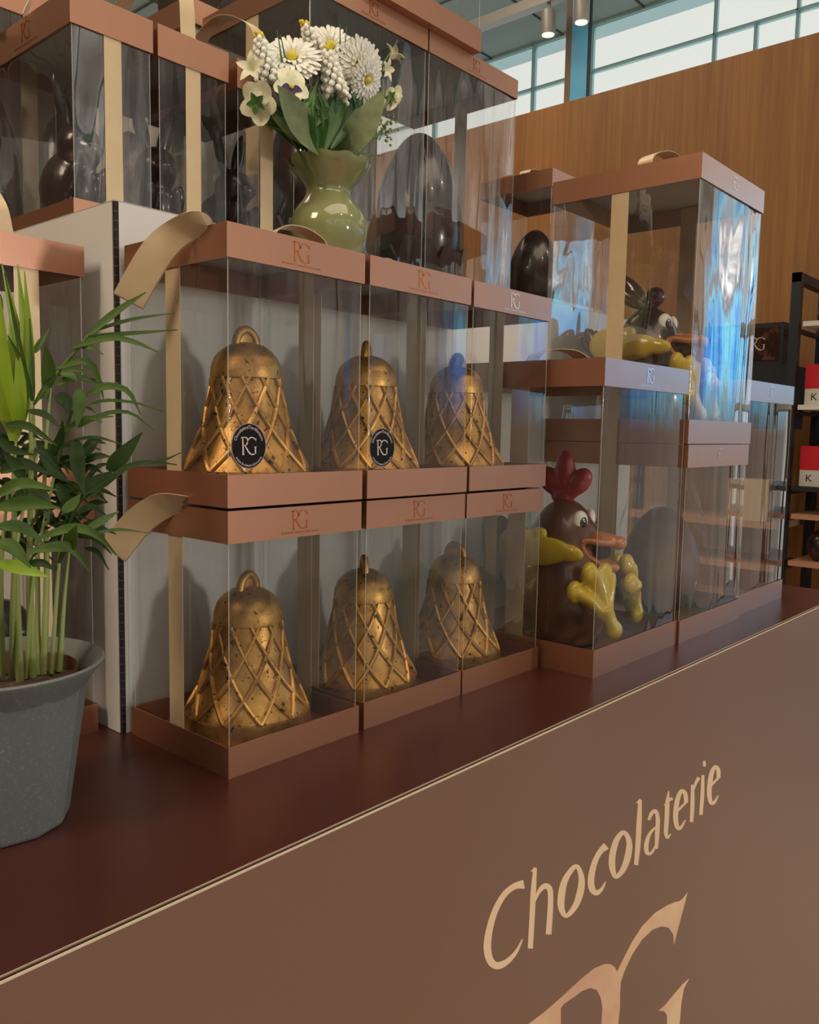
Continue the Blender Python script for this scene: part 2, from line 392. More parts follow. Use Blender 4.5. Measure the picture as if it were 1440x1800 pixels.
def smooth_path(pts, n):
    """Catmull-Rom through pts, n samples"""
    P = [Vector(p) for p in pts]
    if len(P) == 2: return [P[0].lerp(P[1], i / (n - 1)) for i in range(n)]
    P = [P[0] * 2 - P[1]] + P + [P[-1] * 2 - P[-2]]; m = len(P) - 3; out = []
    for i in range(n):
        u = i / (n - 1) * m; k = min(int(u), m - 1); t = u - k; a, b, c, d = P[k:k + 4]
        out.append(0.5 * (2 * b + (c - a) * t + (2 * a - 5 * b + 4 * c - d) * t * t + (3 * b - a - 3 * c + d) * t ** 3))
    return out


def smooth2(pts, ws, n, closed=False):
    """the same for a flat stroke with widths"""
    if closed: pts = pts[-1:] + pts + pts[:2]; ws = ws[-1:] + ws + ws[:2]
    q = [Vector((p[0], p[1], w)) for p, w in zip(pts, ws)]
    if closed:
        m = len(q) - 3; out = []
        for i in range(n):
            u = i / n * m; k = min(int(u), m - 1); t = u - k; a, b, c, d = q[k:k + 4]
            out.append(0.5 * (2 * b + (c - a) * t + (2 * a - 5 * b + 4 * c - d) * t * t + (3 * b - a - 3 * c + d) * t ** 3))
    else: out = smooth_path(q, n)
    return [(v.x, v.y) for v in out], [max(v.z, 1e-5) for v in out]


def tag(o, label=None, cat=None, group=None, kind=None):
    for k, v in (('label', label), ('category', cat), ('group', group), ('kind', kind)):
        if v: o[k] = v
    return o


def thing(name, label, cat, loc=(0, 0, 0), rz=0, group=None):
    o = bpy.data.objects.new(name, None); COL.objects.link(o); o.location = loc; o.rotation_euler = (0, 0, rz)
    o.empty_display_size = 0.02
    return tag(o, label, cat, group)


_TXT = {}


def text_geo(body):
    """letters of the built-in face as verts (x, z) and faces, centred, cap height about 0.7"""
    if body in _TXT: return _TXT[body]
    c = bpy.data.curves.new('t', 'FONT'); c.body = body; c.align_x = 'CENTER'; c.resolution_u = 3
    o = bpy.data.objects.new('t', c); COL.objects.link(o)
    dg = bpy.context.evaluated_depsgraph_get(); me = o.evaluated_get(dg).to_mesh()
    r = ([(v.co.x, v.co.y) for v in me.vertices], [tuple(p.vertices) for p in me.polygons])
    bpy.data.objects.remove(o); bpy.data.curves.remove(c); _TXT[body] = r; return r


def lettering(name, body, size, m, parent, M, arc=None, shear=0.0, sx=1.0):
    vs, fs = text_geo(body); out = []
    for x, z in vs:
        x = (x + shear * z) * size * sx; z = z * size
        if arc:                                            # (radius, 1 = over the top, -1 = under)
            r, sgn = arc; a = x / r
            x, z = ((r + z) * sin(a), (r + z) * cos(a)) if sgn > 0 else ((r - z) * sin(a), -(r - z) * cos(a))
        out.append((x, -0.00015, z))
    b = MB(); b.add(out, fs, M); return b.build(name, m, parent, recalc=False)


def monogram(b, h, d, M):
    """the RG monogram, h high, standing in x, z with its middle at the origin"""
    S = [([(-.03, .93), (.04, .98), (.10, .97)], [.02, .05, .07]),
         ([(.085, .99), (.10, .75), (.115, .4), (.125, .02)], [.075, .085, .095, .105]),
         ([(.06, .015), (.20, .015)], [.03, .03]),
         ([(.08, .965), (.24, .985), (.37, .93), (.42, .78), (.37, .62), (.26, .535), (.12, .52)], [.05, .05, .07, .09, .075, .05, .035]),
         ([(.24, .535), (.34, .38), (.46, .19), (.60, .06), (.76, .025), (.95, .09)], [.05, .085, .09, .08, .06, .05]),
         ([(.415, .70), (.47, .86), (.60, .965), (.74, .975), (.88, .90), (.955, .80)], [.06, .065, .06, .055, .06, .03]),
         ([(.965, .94), (.955, .88), (.955, .76)], [.015, .05, .02]),
         ([(.93, .44), (.925, .25), (.93, .06)], [.085, .09, .09]),
         ([(.83, .445), (1.02, .455)], [.025, .025])]
    for p, w in S:
        p, w = smooth2(p, w, max(2, 3 * len(p)))
        b.stroke([((x - .5) * h * 1.12, (z - .5) * h) for x, z in p], [q * h for q in w], d, M=M)


# ------------------------------------------------------------------ the setting
def room():
    b = MB(); b.box(-5, 5.2, -4.2, 6.2, -1.0, -0.95); tag(b.build('floor', M_FLOOR), kind='structure')
    b = MB(); b.box(-5, 5.2, -4.2, 6.2, 3.12, 3.2); c = tag(b.build('ceiling', M_CEIL), kind='structure')
    b = MB()
    for y in [-3.4 + 0.62 * k for k in range(16)]: b.box(-5, 5, y, y + 0.012, 3.112, 3.122)
    for x in [-4.6 + 1.24 * k for k in range(8)]: b.box(x, x + 0.012, -4.2, 6.2, 3.112, 3.122)
    b.build('seam', M_SEAM, c)
    b = MB(); b.box(3.0, 3.08, -0.25, 6.0, -0.95, 1.79); tag(b.build('wall_right', M_WOOD), kind='structure')
    b = MB(); b.box(-5, 5.2, 6.2, 6.3, -0.95, 3.12); tag(b.build('wall_back', M_DWALL), kind='structure')
    b = MB(); b.box(-5.1, -5, -4.2, 6.2, -0.95, 3.12); tag(b.build('wall_left', M_DWALL), kind='structure')
    # glazing behind the wood wall (plane x = 5) and in front of the stand (plane y = -4)
    n = 1
    for y0, y1, bars in ((-4.1, -3.0, 0), (-3.0, -1.9, 0), (-1.9, -0.8, 0), (-0.8, 0.30, 1), (0.30, 1.20, 1), (1.20, 1.70, 2), (1.70, 2.575, 1), (2.575, 3.055, 1), (3.055, 4.0, 1), (4.0, 5.0, 1), (5.0, 6.15, 1)):
        b = MB(); w = 0.007
        b.box(4.97, 5.03, y0, y0 + w, -0.95, 3.12); b.box(4.97, 5.03, y1 - 0.002, y1, -0.95, 3.12)
        b.box(4.97, 5.03, y0, y1, 3.105, 3.12); b.box(4.97, 5.03, y0, y1, -0.95, -0.87)
        if bars: b.box(4.97, 5.03, y0, y1, 2.805, 2.815)
        if bars == 2: b.box(4.97, 5.03, y0 + 0.24, y0 + 0.25, -0.95, 2.80)
        f = tag(b.build(f'window_{n}', M_MULL), kind='structure')
        p = MB(); p.box(4.995, 5.001, y0 + w, y1 - 0.002, -0.87, 3.105); p.build('pane', M_PANE, f); n += 1
    for k in range(8):
        x0 = -4.0 + 1.12 * k; x1 = x0 + 1.12; b = MB(); w = 0.05
        b.box(x0, x0 + w, -4.03, -3.97, -0.95, 3.12); b.box(x1 - 0.004, x1, -4.03, -3.97, -0.95, 3.12)
        b.box(x0, x1, -4.03, -3.97, 3.06, 3.12); b.box(x0, x1, -4.03, -3.97, -0.95, -0.85); b.box(x0, x1, -4.03, -3.97, 1.55, 1.62)
        f = tag(b.build(f'window_{n}', M_MULL), kind='structure')
        p = MB(); p.box(x0 + w, x1 - 0.004, -4.003, -3.997, -0.85, 3.06); p.build('pane', M_PANE, f); n += 1
    # blue clad column with a brown post beside it, just behind the wood wall
    t = thing('column', 'blue clad column with brown post rising behind the wood wall', 'column', (3.66, 1.86, -0.95)); t['kind'] = 'structure'
    b = MB(); b.box(-0.06, -0.035, -0.068, 0.030, 0, 4.07); b.build('blue_cladding', M_BLUE, t)
    b = MB(); b.box(-0.06, -0.035, 0.030, 0.066, 0, 4.07); b.build('brown_post', M_BROWNP, t)
    b = MB(); b.box(-0.062, -0.035, -0.074, -0.068, 0, 4.07); b.build('black_edge', M_BLACK, t)
    # ceiling track with two cylindrical spotlights
    r = MB(); r.box(3.37, 3.43, -2.0, 6.1, 2.47, 2.52)
    tr = tag(r.build('track_rail', M_LAMPH), 'pale track rail hung under the ceiling above the wood wall', 'rail')
    for y in (-1.5, 1.2, 3.6, 5.6):
        b = MB(); b.tube([(3.4, y, 2.52), (3.4, y, 3.115)], 0.006, 6); b.build('hanger', M_LAMPH, tr)
    for i, (y, z) in enumerate(((1.908, 2.32), (1.716, 2.325))):
        s = thing('spotlight', ('cylindrical track spotlight hanging left of the blue column', 'cylindrical track spotlight hanging in front of the blue column')[i], 'spotlight', (3.4, y, z), 0, 'spotlights on the ceiling track')
        b = MB(); b.lathe([(0.0, 0.004), (0.034, 0.004), (0.036, 0), (0.038, 0.004), (0.038, 0.115), (0.0, 0.115)], 24); b.build('housing', M_LAMPH, s, 30)
        b = MB(); b.lathe([(0.0, -0.0005), (0.031, -0.0005), (0.031, 0.003), (0, 0.003)], 24); b.build('lens', M_LAMPE, s)
        b = MB(); b.tube([(0, 0, 0.115), (0, 0, 0.15)], 0.009, 8); b.build('mount', M_LAMPH, s)
        light('spotlight_beam', 'SPOT', (3.4, y, z - 0.01), 10, (1, 0.9, 0.75), aim=(3.6, y - 0.2, 0), spot_size=radians(70), spot_blend=0.6, shadow_soft_size=0.03)


room()

# ------------------------------------------------------------------ the stand
PANEL_Y, PANEL_SLOPE = -0.1335, -0.0135          # the front runs slightly off the box rows


def panel_at(px, py):
    d = _f + RGT * ((px - 720) / FPX) - UPV * ((py - 900) / FPX)
    t = (PANEL_Y + PANEL_SLOPE * CAM.x - CAM.y) / (d.y - PANEL_SLOPE * d.x)
    p = CAM + d * t; return (p.x, p.z)


def zp(x, y): return panel_at(800 + x / 2.25, 1300 + y / 2.25)      # measured on a close-up of the lettering


def stand():
    rot = Matrix.Translation((0, PANEL_Y, 0)) @ Matrix.Rotation(math.atan(PANEL_SLOPE), 4, 'Z')
    t = thing('display_counter', 'long cardboard counter with maroon top and brown lettered front', 'counter')
    x0, x1 = -0.75, 1.37
    b = MB(); b.box(x0, x1, 0.0062, 1.02, -0.006, 0.0, rot); b.build('counter_top', M_TOP, t)
    b = MB(); b.box(x0, x1, 0.0, 0.0010, -0.95, -0.0006, rot); b.box(x0, x1, 0.0052, 0.0062, -0.95, -0.0006, rot)
    b.box(x1 - 0.006, x1, 0.0062, 1.02, -0.95, -0.006, rot); b.box(x0, x0 + 0.006, 0.0062, 1.02, -0.95, -0.006, rot)
    b.build('front_panel', M_PANEL, t)
    b = MB(); b.box(x0, x1, 0.0, 0.0010, -0.0006, 0.0008, rot); b.box(x0, x1, 0.0056, 0.0062, -0.0006, 0.0004, rot)
    b.build('liner_edge', M_KRAFT, t)
    b = MB(); n = 1700; pts = [(x0 + (x1 - x0) * i / n, 0.0031 + 0.0019 * sin(i * 2 * pi / 8), 0) for i in range(n + 1)]
    b.grid([[(p[0], p[1], -0.02) for p in pts], [(p[0], p[1], -0.0016) for p in pts]], M=rot)
    b.build('fluting', mat('kraft_flute', (0.16, 0.11, 0.075), 0.9), t)
    b = MB(); b.box(x0, x1, 0.0010, 0.0052, -0.022, -0.012, rot); b.build('gap_shade', M_FLUTE, t)  # dark block colours in the shade of the gap between the liners
    # lettering printed on the front, traced as flat letter shapes 0.3 mm proud
    Mp = Matrix.Translation((0, PANEL_Y, 0)) @ Matrix(((1, 0, 0, 0), (PANEL_SLOPE, 1, 0, 0), (0, 0, 1, 0), (0, 0, 0, 1)))
    b = MB(); cnt = [0]

    def st(pts, ws, n=None, closed=False):
        cnt[0] += 1; k = 0.92 if pts[0][0] < 740 else 0.80
        p, w = smooth2(pts, [q * k for q in ws], n or 4 * len(pts), closed); l, r = outline(p, w, closed)
        l = [zp(*q) for q in l]; r = [zp(*q) for q in r]; k = len(l); d = 0.0003 + 0.00002 * cnt[0]; fs = []
        vs = [(x, 0, z) for x, z in l + r] + [(x, -d, z) for x, z in l + r]
        for i in range(k if closed else k - 1):
            j = (i + 1) % k
            fs += [(i, j, k + j, k + i), (2 * k + i, 3 * k + i, 3 * k + j, 2 * k + j), (i, 2 * k + i, 2 * k + j, j), (k + i, k + j, 3 * k + j, 3 * k + i)]
        b.add(vs, fs, Mp)
    st([(272, 572), (235, 580), (195, 612), (160, 672), (138, 740), (127, 810), (133, 860), (150, 888), (176, 893), (210, 874), (242, 838), (267, 788)], [38, 26, 24, 25, 28, 32, 32, 32, 30, 22, 14, 4])
    st([(316, 507), (309, 600), (304, 700), (297, 826)], [15, 23, 23, 22]); st([(300, 523), (318, 508)], [4, 10])
    st([(311, 645), (332, 600), (356, 579), (374, 592), (377, 640), (374, 700), (369, 770)], [8, 16, 24, 24, 23, 24, 24])
    st([(478, 500), (499, 545), (495, 600), (475, 658), (440, 697), (420, 668), (420, 615), (437, 550)], [18, 25, 30, 25, 18, 27, 31, 25], 40, True)
    st([(598, 420), (572, 445), (550, 490), (537, 550), (541, 590), (559, 606), (580, 590), (595, 562)], [32, 22, 24, 28, 28, 22, 13, 4])
    st([(667, 367), (687, 400), (685, 450), (667, 508), (637, 543), (622, 512), (621, 460), (639, 396)], [18, 23, 28, 24, 17, 26, 28, 23], 40, True)
    st([(731, 238), (727, 330), (722, 420), (715, 496)], [15, 22, 22, 18]); st([(717, 252), (733, 236)], [4, 10])
    st([(765, 318), (778, 290), (794, 284), (801, 318), (798, 380), (795, 432)], [12, 18, 18, 21, 21, 15])
    st([(798, 342), (771, 370), (756, 412), (758, 446), (776, 448), (796, 412)], [8, 14, 22, 20, 12, 7])
    st([(844, 203), (839, 250), (836, 315), (833, 368), (840, 388), (853, 372)], [4, 20, 22, 20, 12, 4]); st([(826, 262), (844, 241), (860, 232)], [4, 12, 13])
    st([(872, 288), (893, 268), (913, 247)], [10, 10, 10]); st([(913, 250), (909, 214), (894, 204), (878, 240), (871, 298), (876, 342), (890, 350), (911, 318)], [20, 21, 18, 23, 25, 22, 15, 4])
    st([(938, 178), (938, 245), (934, 326)], [15, 20, 17]); st([(941, 205), (952, 170), (964, 150)], [5, 13, 17])
    st([(979, 140), (977, 215), (971, 297)], [14, 19, 17])
    st([(985, 84), (985, 90), (985, 101), (985, 107)], [7, 14, 14, 7])
    st([(1003, 190), (1022, 170), (1042, 150)], [10, 10, 10]); st([(1041, 152), (1039, 118), (1027, 108), (1012, 140), (1004, 198), (1008, 243), (1022, 250), (1041, 220)], [20, 20, 16, 22, 24, 21, 15, 4])
    b.build('lettering', M_PRINT, t)
    b = MB()
    R = [(290, 1125), (350, 1080), (430, 1010), (500, 945), (550, 905), (590, 887), (615, 888), (632, 900), (640, 918), (668, 862), (700, 800), (740, 738), (790, 686), (840, 655), (870, 643), (890, 638), (905, 624), (920, 603),
         (908, 650), (893, 705), (865, 813), (862, 770), (845, 744), (815, 738), (780, 752), (740, 790), (700, 850), (670, 915), (655, 960), (652, 1010), (652, 1060), (640, 1170), (600, 1290), (540, 1400), (420, 1520),
         (600, 1700), (700, 1730), (838, 1680), (838, 1740), (700, 1830), (600, 1820), (418, 1620), (430, 1900), (310, 1960), (310, 1200)]
    H = [(430, 1045), (470, 1018), (500, 995), (535, 982), (560, 990), (575, 1020), (582, 1060), (578, 1125), (560, 1230), (500, 1350), (418, 1440), (418, 1250), (418, 1062)]
    b.prism([[zp(*q) for q in R], [zp(*q) for q in H]], 0.0003, Mp)
    G = [(926, 945), (905, 985), (895, 1040), (888, 1125), (888, 1640), (838, 1740), (838, 1125), (838, 1092), (828, 1075), (805, 1072), (830, 1050), (870, 1002), (900, 967)]
    b.prism([[zp(*q) for q in G]], 0.0003, Mp)
    b.build('monogram', mat('rose_print', (0.66, 0.37, 0.24), 0.4, col2=(0.80, 0.55, 0.33), nscale=9), t)
    # white board risers
    r = thing('display_riser', 'long white board riser behind the stacked boxes', 'riser', (0, 0, 0))
    X0, X1, Y0, Y1, Z = -0.0075, 1.045, 0.1625, 0.86, 0.5125
    b = MB(); b.box(X0 + 0.0045, X1, Y0, Y0 + 0.004, 0.0004, Z - 0.0012); b.box(X0, X0 + 0.004, Y0 + 0.0045, Y1, 0.0004, Z - 0.0012); b.box(X1 - 0.004, X1, Y0 + 0.0045, Y1, 0.0004, Z - 0.0012)
    b.build('side_board', M_RISER, r)
    b = MB(); b.box(X0, X1, Y0, Y1, Z - 0.0011, Z); b.build('top_board', [mat('grey_board', (0.42, 0.40, 0.38), 0.6)], r)
    b = MB(); b.box(X0 + 0.0006, X0 + 0.0044, Y0 + 0.0004, Y0 + 0.0040, 0.0004, Z - 0.0012)
    b.build('corner_edge', M_FLUTE, r)
    b = MB()
    for k in range(60):
        z = 0.012 + k * 0.0083; b.box(X0 + 0.0003, X0 + 0.0040, Y0 + 0.0001, Y0 + 0.003, z, z + 0.0007 + 0.0006 * random.random())
    b.build('flute_line', mat('flute_brown', (0.10, 0.07, 0.05), 0.9), r)
    q = thing('upper_riser', 'smaller white board riser standing on the long riser, behind the top boxes', 'riser')
    b = MB(); b.box(0.351, 0.72, 0.56, 0.563, 0.5126, 0.906); b.box(0.349, 0.352, 0.5635, 0.85, 0.5126, 0.906); b.box(0.717, 0.72, 0.5635, 0.85, 0.5126, 0.906)
    b.build('side_board', M_RISER, q)
    b = MB(); b.box(0.3495, 0.351, 0.5605, 0.563, 0.5126, 0.906); b.build('corner_edge', M_FLUTE, q)
    b = MB(); b.box(0.349, 0.72, 0.56, 0.85, 0.9061, 0.9075); b.build('top_board', M_RISER, q)


stand()


# ------------------------------------------------------------------ gift boxes
def sleeve(b, w, d, z0, z1, ins, rad=0.002, nz=2):
    """four film walls with small rounded corners"""
    loop = []
    for cx, cy, a0 in ((w - ins - rad, d - ins - rad, 0), (ins + rad, d - ins - rad, 90), (ins + rad, ins + rad, 180), (w - ins - rad, ins + rad, 270)):
        for k in range(5):
            a = radians(a0 + 90 * k / 4); loop.append((cx + rad * cos(a), cy + rad * sin(a)))
    b.grid([[(x, y, z0 + (z1 - z0) * i / (nz - 1)) for x, y in loop] for i in range(nz)], closed_u=True)


BOXES = 'rose gold gift boxes with clear sleeves'


def gift_box(label, x, y, z, w, d, H, lh, bh, film=None, ribbon='sides', handle=None, logo='front', foil=None, rw=0.0225, group=BOXES, rip=None):
    film = film or M_FILM; foil = foil or M_FOIL
    t = thing('gift_box', label, 'gift box', (x, y, z), 0, group)
    c = 0.0011
    b = MB(); b.box(0, w, 0, c, 0, bh); b.box(0, w, d - c, d, 0, bh); b.box(0, c, c, d - c, 0, bh); b.box(w - c, w, c, d - c, 0, bh); b.box(c, w - c, c, d - c, 0, 0.0055)
    b.build('base_tray', M_COPPER, t)
    b = MB(); b.box(0, w, 0, c, H - lh, H - c); b.box(0, w, d - c, d, H - lh, H - c); b.box(0, c, c, d - c, H - lh, H - c); b.box(w - c, w, c, d - c, H - lh, H - c); b.box(0, w, 0, d, H - c, H)
    lid = b.build('lid', M_COPPER, t)
    b = MB(); b.box(c + 0.0003, w - c - 0.0003, c + 0.0003, d - c - 0.0003, H - 0.0045, H - c - 0.0002); b.build('lining', M_CARDIN, lid)
    b = MB(); sleeve(b, w, d, 0.0058, H - 0.0048, 0.0024); b.build('clear_sleeve', film, t, 40, recalc=True)
    for cx, cy in ((0.0027, 0.0027), (w - 0.0027, 0.0027), (0.0027, d - 0.0027), (w - 0.0027, d - 0.0027)):
        b = MB(); b.tube([(cx, cy, bh * 0.3), (cx, cy, H - lh * 0.5)], 0.00045, 6); b.build('sleeve_crease', M_CREASE, t)
    if logo:
        M = Matrix.Translation((w * 0.5, -0.0001, H - lh * 0.44)) if logo == 'front' else Matrix.Translation((-0.0001, d * 0.5, H - lh * 0.44)) @ Matrix.Rotation(-pi / 2, 4, 'Z')
        k = lh * 0.62 if lh < 0.031 else lh * 0.56
        b = MB(); monogram(b, k, 0.0002, M); b.build('emblem', foil, lid)
        M2 = Matrix.Translation((0, 0, -lh * 0.43)) @ M
        lettering('tagline', "Artisans & Créateurs d'arts sucrés", lh * 0.115, foil, lid, M2, shear=0.15)
    sat = []
    if ribbon == 'sides':
        yc = d * 0.515
        sat.append([[((-0.0006 if 0 else 0.00175), yc, bh * 0.35), (0.00175, yc, H - 0.006)], (0, 1, 0)])
        sat.append([[(w - 0.00175, yc, bh * 0.35), (w - 0.00175, yc, H - 0.006)], (0, 1, 0)])
    elif ribbon == 'fronts':
        xc = w * (0.49 if rip is None else rip)
        sat.append([[(xc, 0.00175, bh * 0.35), (xc, 0.00175, H - 0.006)], (1, 0, 0)])
        sat.append([[(xc, d - 0.00175, bh * 0.35), (xc, d - 0.00175, H - 0.006)], (1, 0, 0)])
    if sat:
        for p, wd in sat:
            b = MB(); b.strip(smooth_path(p, 6), wd, rw, 0.0005); b.build('ribbon', M_RIBBON, t, 40)
    for h in (handle or []):
        pts, wd = h[0], h[1]; n = h[2] if len(h) > 2 else 26
        path = smooth_path(pts, n)
        wds = [v for v in smooth_path(wd, n)] if isinstance(wd, list) else wd
        b = MB(); b.strip(path, wds, h[3] if len(h) > 3 else rw, 0.0006); b.build('ribbon_handle', M_RIBBON, t, 50)
    return t


BW, BD, BH, BLH, BBH = 0.1595, 0.1577, 0.2338, 0.0281, 0.0280
UP = 0.2366
sp = dict(w=BW, d=BD, H=BH, lh=BLH, bh=BBH)
yc = BD * 0.515
# squeezed bow hanging out at the left of the lower near box
A2O = Vector((-0.0024, -0.0030, UP)); FACE = (0.72, -0.62, -0.42)


def loop_over_edge(O, top, rows, wd):
    """a satin loop folded flat and hanging over the left lid edge: out along the upper layer and back underneath"""
    out = [Vector(top)] + [at(px, py, x=xx) - O for px, py, xx in rows]
    back = [p + Vector((-0.0012, -0.0016, 0.0012)) for p in reversed(out)]
    tip = out[-1] + (out[-1] - out[-2]).normalized() * 0.0015 + Vector((-0.0006, -0.0008, 0))
    ws = [Vector((0, 1, 0))] + [Vector((0, 1, 0)).lerp(Vector(wd), min(1, (i + 1) / 2.0)) for i in range(len(rows))]
    return (out + [tip] + back, ws + [Vector(wd)] + list(reversed(ws)), 60, 0.027)


lowbow = [loop_over_edge(Vector((0, 0, 0)), (0.040, yc - 0.01, BH + 0.0008), [(318, 886, -0.002), (280, 893, -0.008), (240, 922, -0.018), (203, 968, -0.030)], (0.62, -0.50, -0.62))]
topbow = [loop_over_edge(A2O, (0.030, yc - 0.01, BH + 0.0008), [(362, 396, -0.003), (312, 412, -0.012), (272, 452, -0.024), (230, 524, -0.034)], (0.66, -0.60, -0.45)),
          ([(0.098, yc - 0.02, BH + 0.0006), (0.094, yc - 0.02, BH + 0.012), (0.106, yc - 0.022, BH + 0.0225), (0.128, yc - 0.026, BH + 0.0235), (0.146, yc - 0.032, BH + 0.014), (0.149, yc - 0.034, BH + 0.0006)], (0.25, 1, 0), 24)]
smallbow = [([(0.060, yc - 0.02, BH + 0.0006), (0.064, yc - 0.02, BH + 0.010), (0.082, yc - 0.02, BH + 0.015), (0.100, yc - 0.02, BH + 0.010), (0.104, yc - 0.02, BH + 0.0006)], (0.2, 1, 0), 18)]
A1 = gift_box('gift box at the left end of the lower row, bow squeezed out at its left', 0, 0, 0, handle=lowbow, **sp)
B1 = gift_box('middle gift box of the lower row, holding a bell, tucked between two bell boxes', 0.1680, 0.0012, 0, film=M_FILM_MID, **sp)
C1 = gift_box('lower row gift box with a bell standing directly beside the rooster box', 0.3290, -0.0002, 0, film=M_FILM_MID, **sp)
A2 = gift_box('gift box with round black sticker and a gold ribbon loop drooping over its left edge', -0.0024, -0.0030, UP, handle=topbow, **sp)
B2 = gift_box('middle gift box of the upper row, round black sticker low at its front edge', 0.1630, -0.0040, UP, handle=smallbow, film=M_FILM_CALM, **sp)
C2 = gift_box('upper row gift box without sticker, a bell inside, right end of the bell boxes', 0.3310, -0.0012, UP, foil=M_FOILPALE, film=M_FILM_CALM, **sp)
drib = dict(rw=0.028)
loopD = [([(0.035, 0.13, 0.3965), (0.045, 0.12, 0.412), (0.085, 0.10, 0.414), (0.120, 0.09, 0.3965)], (0.3, 1, 0), 18)]
D1 = gift_box('large gift box on the counter holding a chocolate rooster with yellow feet', 0.4950, -0.0768, 0, 0.2435, 0.236, 0.3958, 0.034, 0.0354, handle=loopD, foil=M_FOILPALE, **drib)
E1 = gift_box('medium gift box under the tall rooster box, cellophane wrapped chocolate inside', 0.7410, -0.0800, 0, 0.2395, 0.238, 0.2906, 0.033, 0.034, film=M_FILM_MID, foil=M_FOILPALE, **drib)
loopE = [([(0.070, 0.12, 0.4025), (0.075, 0.12, 0.436), (0.140, 0.118, 0.456), (0.205, 0.115, 0.438), (0.212, 0.115, 0.4025)], (0.2, 1, 0), 22)]
E2 = gift_box('tall gift box with strongly rippled film, topmost at the right, with a rooster', 0.7395, -0.0795, 0.2918, 0.2470, 0.240, 0.4025, 0.0345, 0.0345, film=M_FILM_WAVY, handle=loopE, foil=M_FOILPALE, **drib)
F1 = gift_box('empty gift box at the far right end of the counter, nearest the black shelf', 0.9860, -0.0703, 0, 0.2385, 0.236, 0.3967, 0.0336, 0.0353, foil=M_FOILPALE, ribbon=None)
TZ = 0.5126
loopI = [([(0.03, 0.08, 0.2552), (0.035, 0.08, 0.272), (0.075, 0.08, 0.278), (0.11, 0.08, 0.272), (0.115, 0.08, 0.2552)], (0, 1, 0), 20)]
G1 = gift_box('large gift box on the riser right behind the flower vase', 0.3545, 0.3000, TZ, 0.2400, 0.240, 0.3990, 0.0310, 0.034, film=M_FILM_HIGH, **drib)
H1 = gift_box('large gift box on the riser with a big dark chocolate egg inside', 0.5975, 0.3000, TZ, 0.2390, 0.240, 0.3990, 0.0310, 0.034, film=M_FILM_HIGH, **drib)
I1 = gift_box('small gift box at the right end of the riser with a dark egg inside', 0.8810, 0.2520, TZ, 0.1600, 0.158, 0.2550, 0.0310, 0.031, handle=loopI, ribbon=None, logo=None)
P1 = gift_box('gift box stacked on the two egg boxes at the very top', 0.4640, 0.2850, 0.9118, 0.2440, 0.240, 0.3900, 0.034, 0.035, logo=None, ribbon=None)
Q1 = gift_box('gift box on the upper riser behind the ribbon handles', 0.3370, 0.5540, 0.9078, 0.2440, 0.240, 0.3900, 0.034, 0.035, logo=None, ribbon=None)
sm = dict(w=0.0905, d=0.190, H=0.2120, lh=0.0325, bh=0.0145, ribbon='fronts', rw=0.0190)


def arch(xc, y0, y1, z, h, lean=0.0):
    return [([(xc, y0, z), (xc + lean * .4, y0 + 0.012, z + h * 0.62), (xc + lean, (y0 + y1) / 2, z + h), (xc + lean * .4, y1 - 0.012, z + h * 0.62), (xc, y1, z)], (1, 0, 0), 28)]


L1 = gift_box('narrow gift box at the left corner of the riser, emblem on its left side', -0.0072, 0.2400, TZ, logo='left', film=M_FILM_WAVY, handle=[([(0.0, 0.100, 0.2123), (0.012, 0.105, 0.245), (0.0, 0.115, 0.285), (-0.02, 0.13, 0.275), (-0.012, 0.15, 0.2123)], (0.5, 1, 0), 24)], rip=0.50, **sm)
M1 = gift_box('second narrow gift box along the riser, champagne ribbon down its front', 0.0890, 0.2400, TZ, logo=None, film=M_FILM_MID, handle=arch(0.046, 0.012, 0.178, 0.2123, 0.10), rip=0.49, **sm)
N1 = gift_box('third narrow gift box along the riser, half hidden by the flowers', 0.1930, 0.2420, TZ, logo=None, film=M_FILM_MID, handle=arch(0.046, 0.012, 0.178, 0.2123, 0.085), rip=0.49, **sm)
for k, xx in enumerate((-0.006, 0.092, 0.19)):
    gift_box(('gift box in the back row on the riser, behind the left corner box', 'gift box in the back row on the riser, behind the second narrow box', 'gift box in the back row on the riser, left of the upper riser')[k], xx, 0.455, TZ, logo=None, handle=None, w=0.0925, d=0.190, H=0.30, lh=0.0325, bh=0.028, ribbon=None)
kh = [([(0.085, 0.004, BH + 0.0006), (0.080, 0.010, BH + 0.030), (0.066, 0.040, BH + 0.064), (0.050, 0.075, BH + 0.070), (0.06, 0.120, BH + 0.040), (0.07, 0.145, BH + 0.0006)], (1, 0, 0), 28)]
K1 = gift_box('bottom gift box of the pair hidden behind the potted palm', -0.1778, 0.1892, 0, ribbon='fronts', logo=None, rip=0.66, **sp)
K2 = gift_box('gift box on top of the pair behind the potted palm, left of the riser', -0.1835, 0.1892, UP, ribbon='fronts', logo=None, rip=0.66, handle=kh, film=M_FILM, **sp)


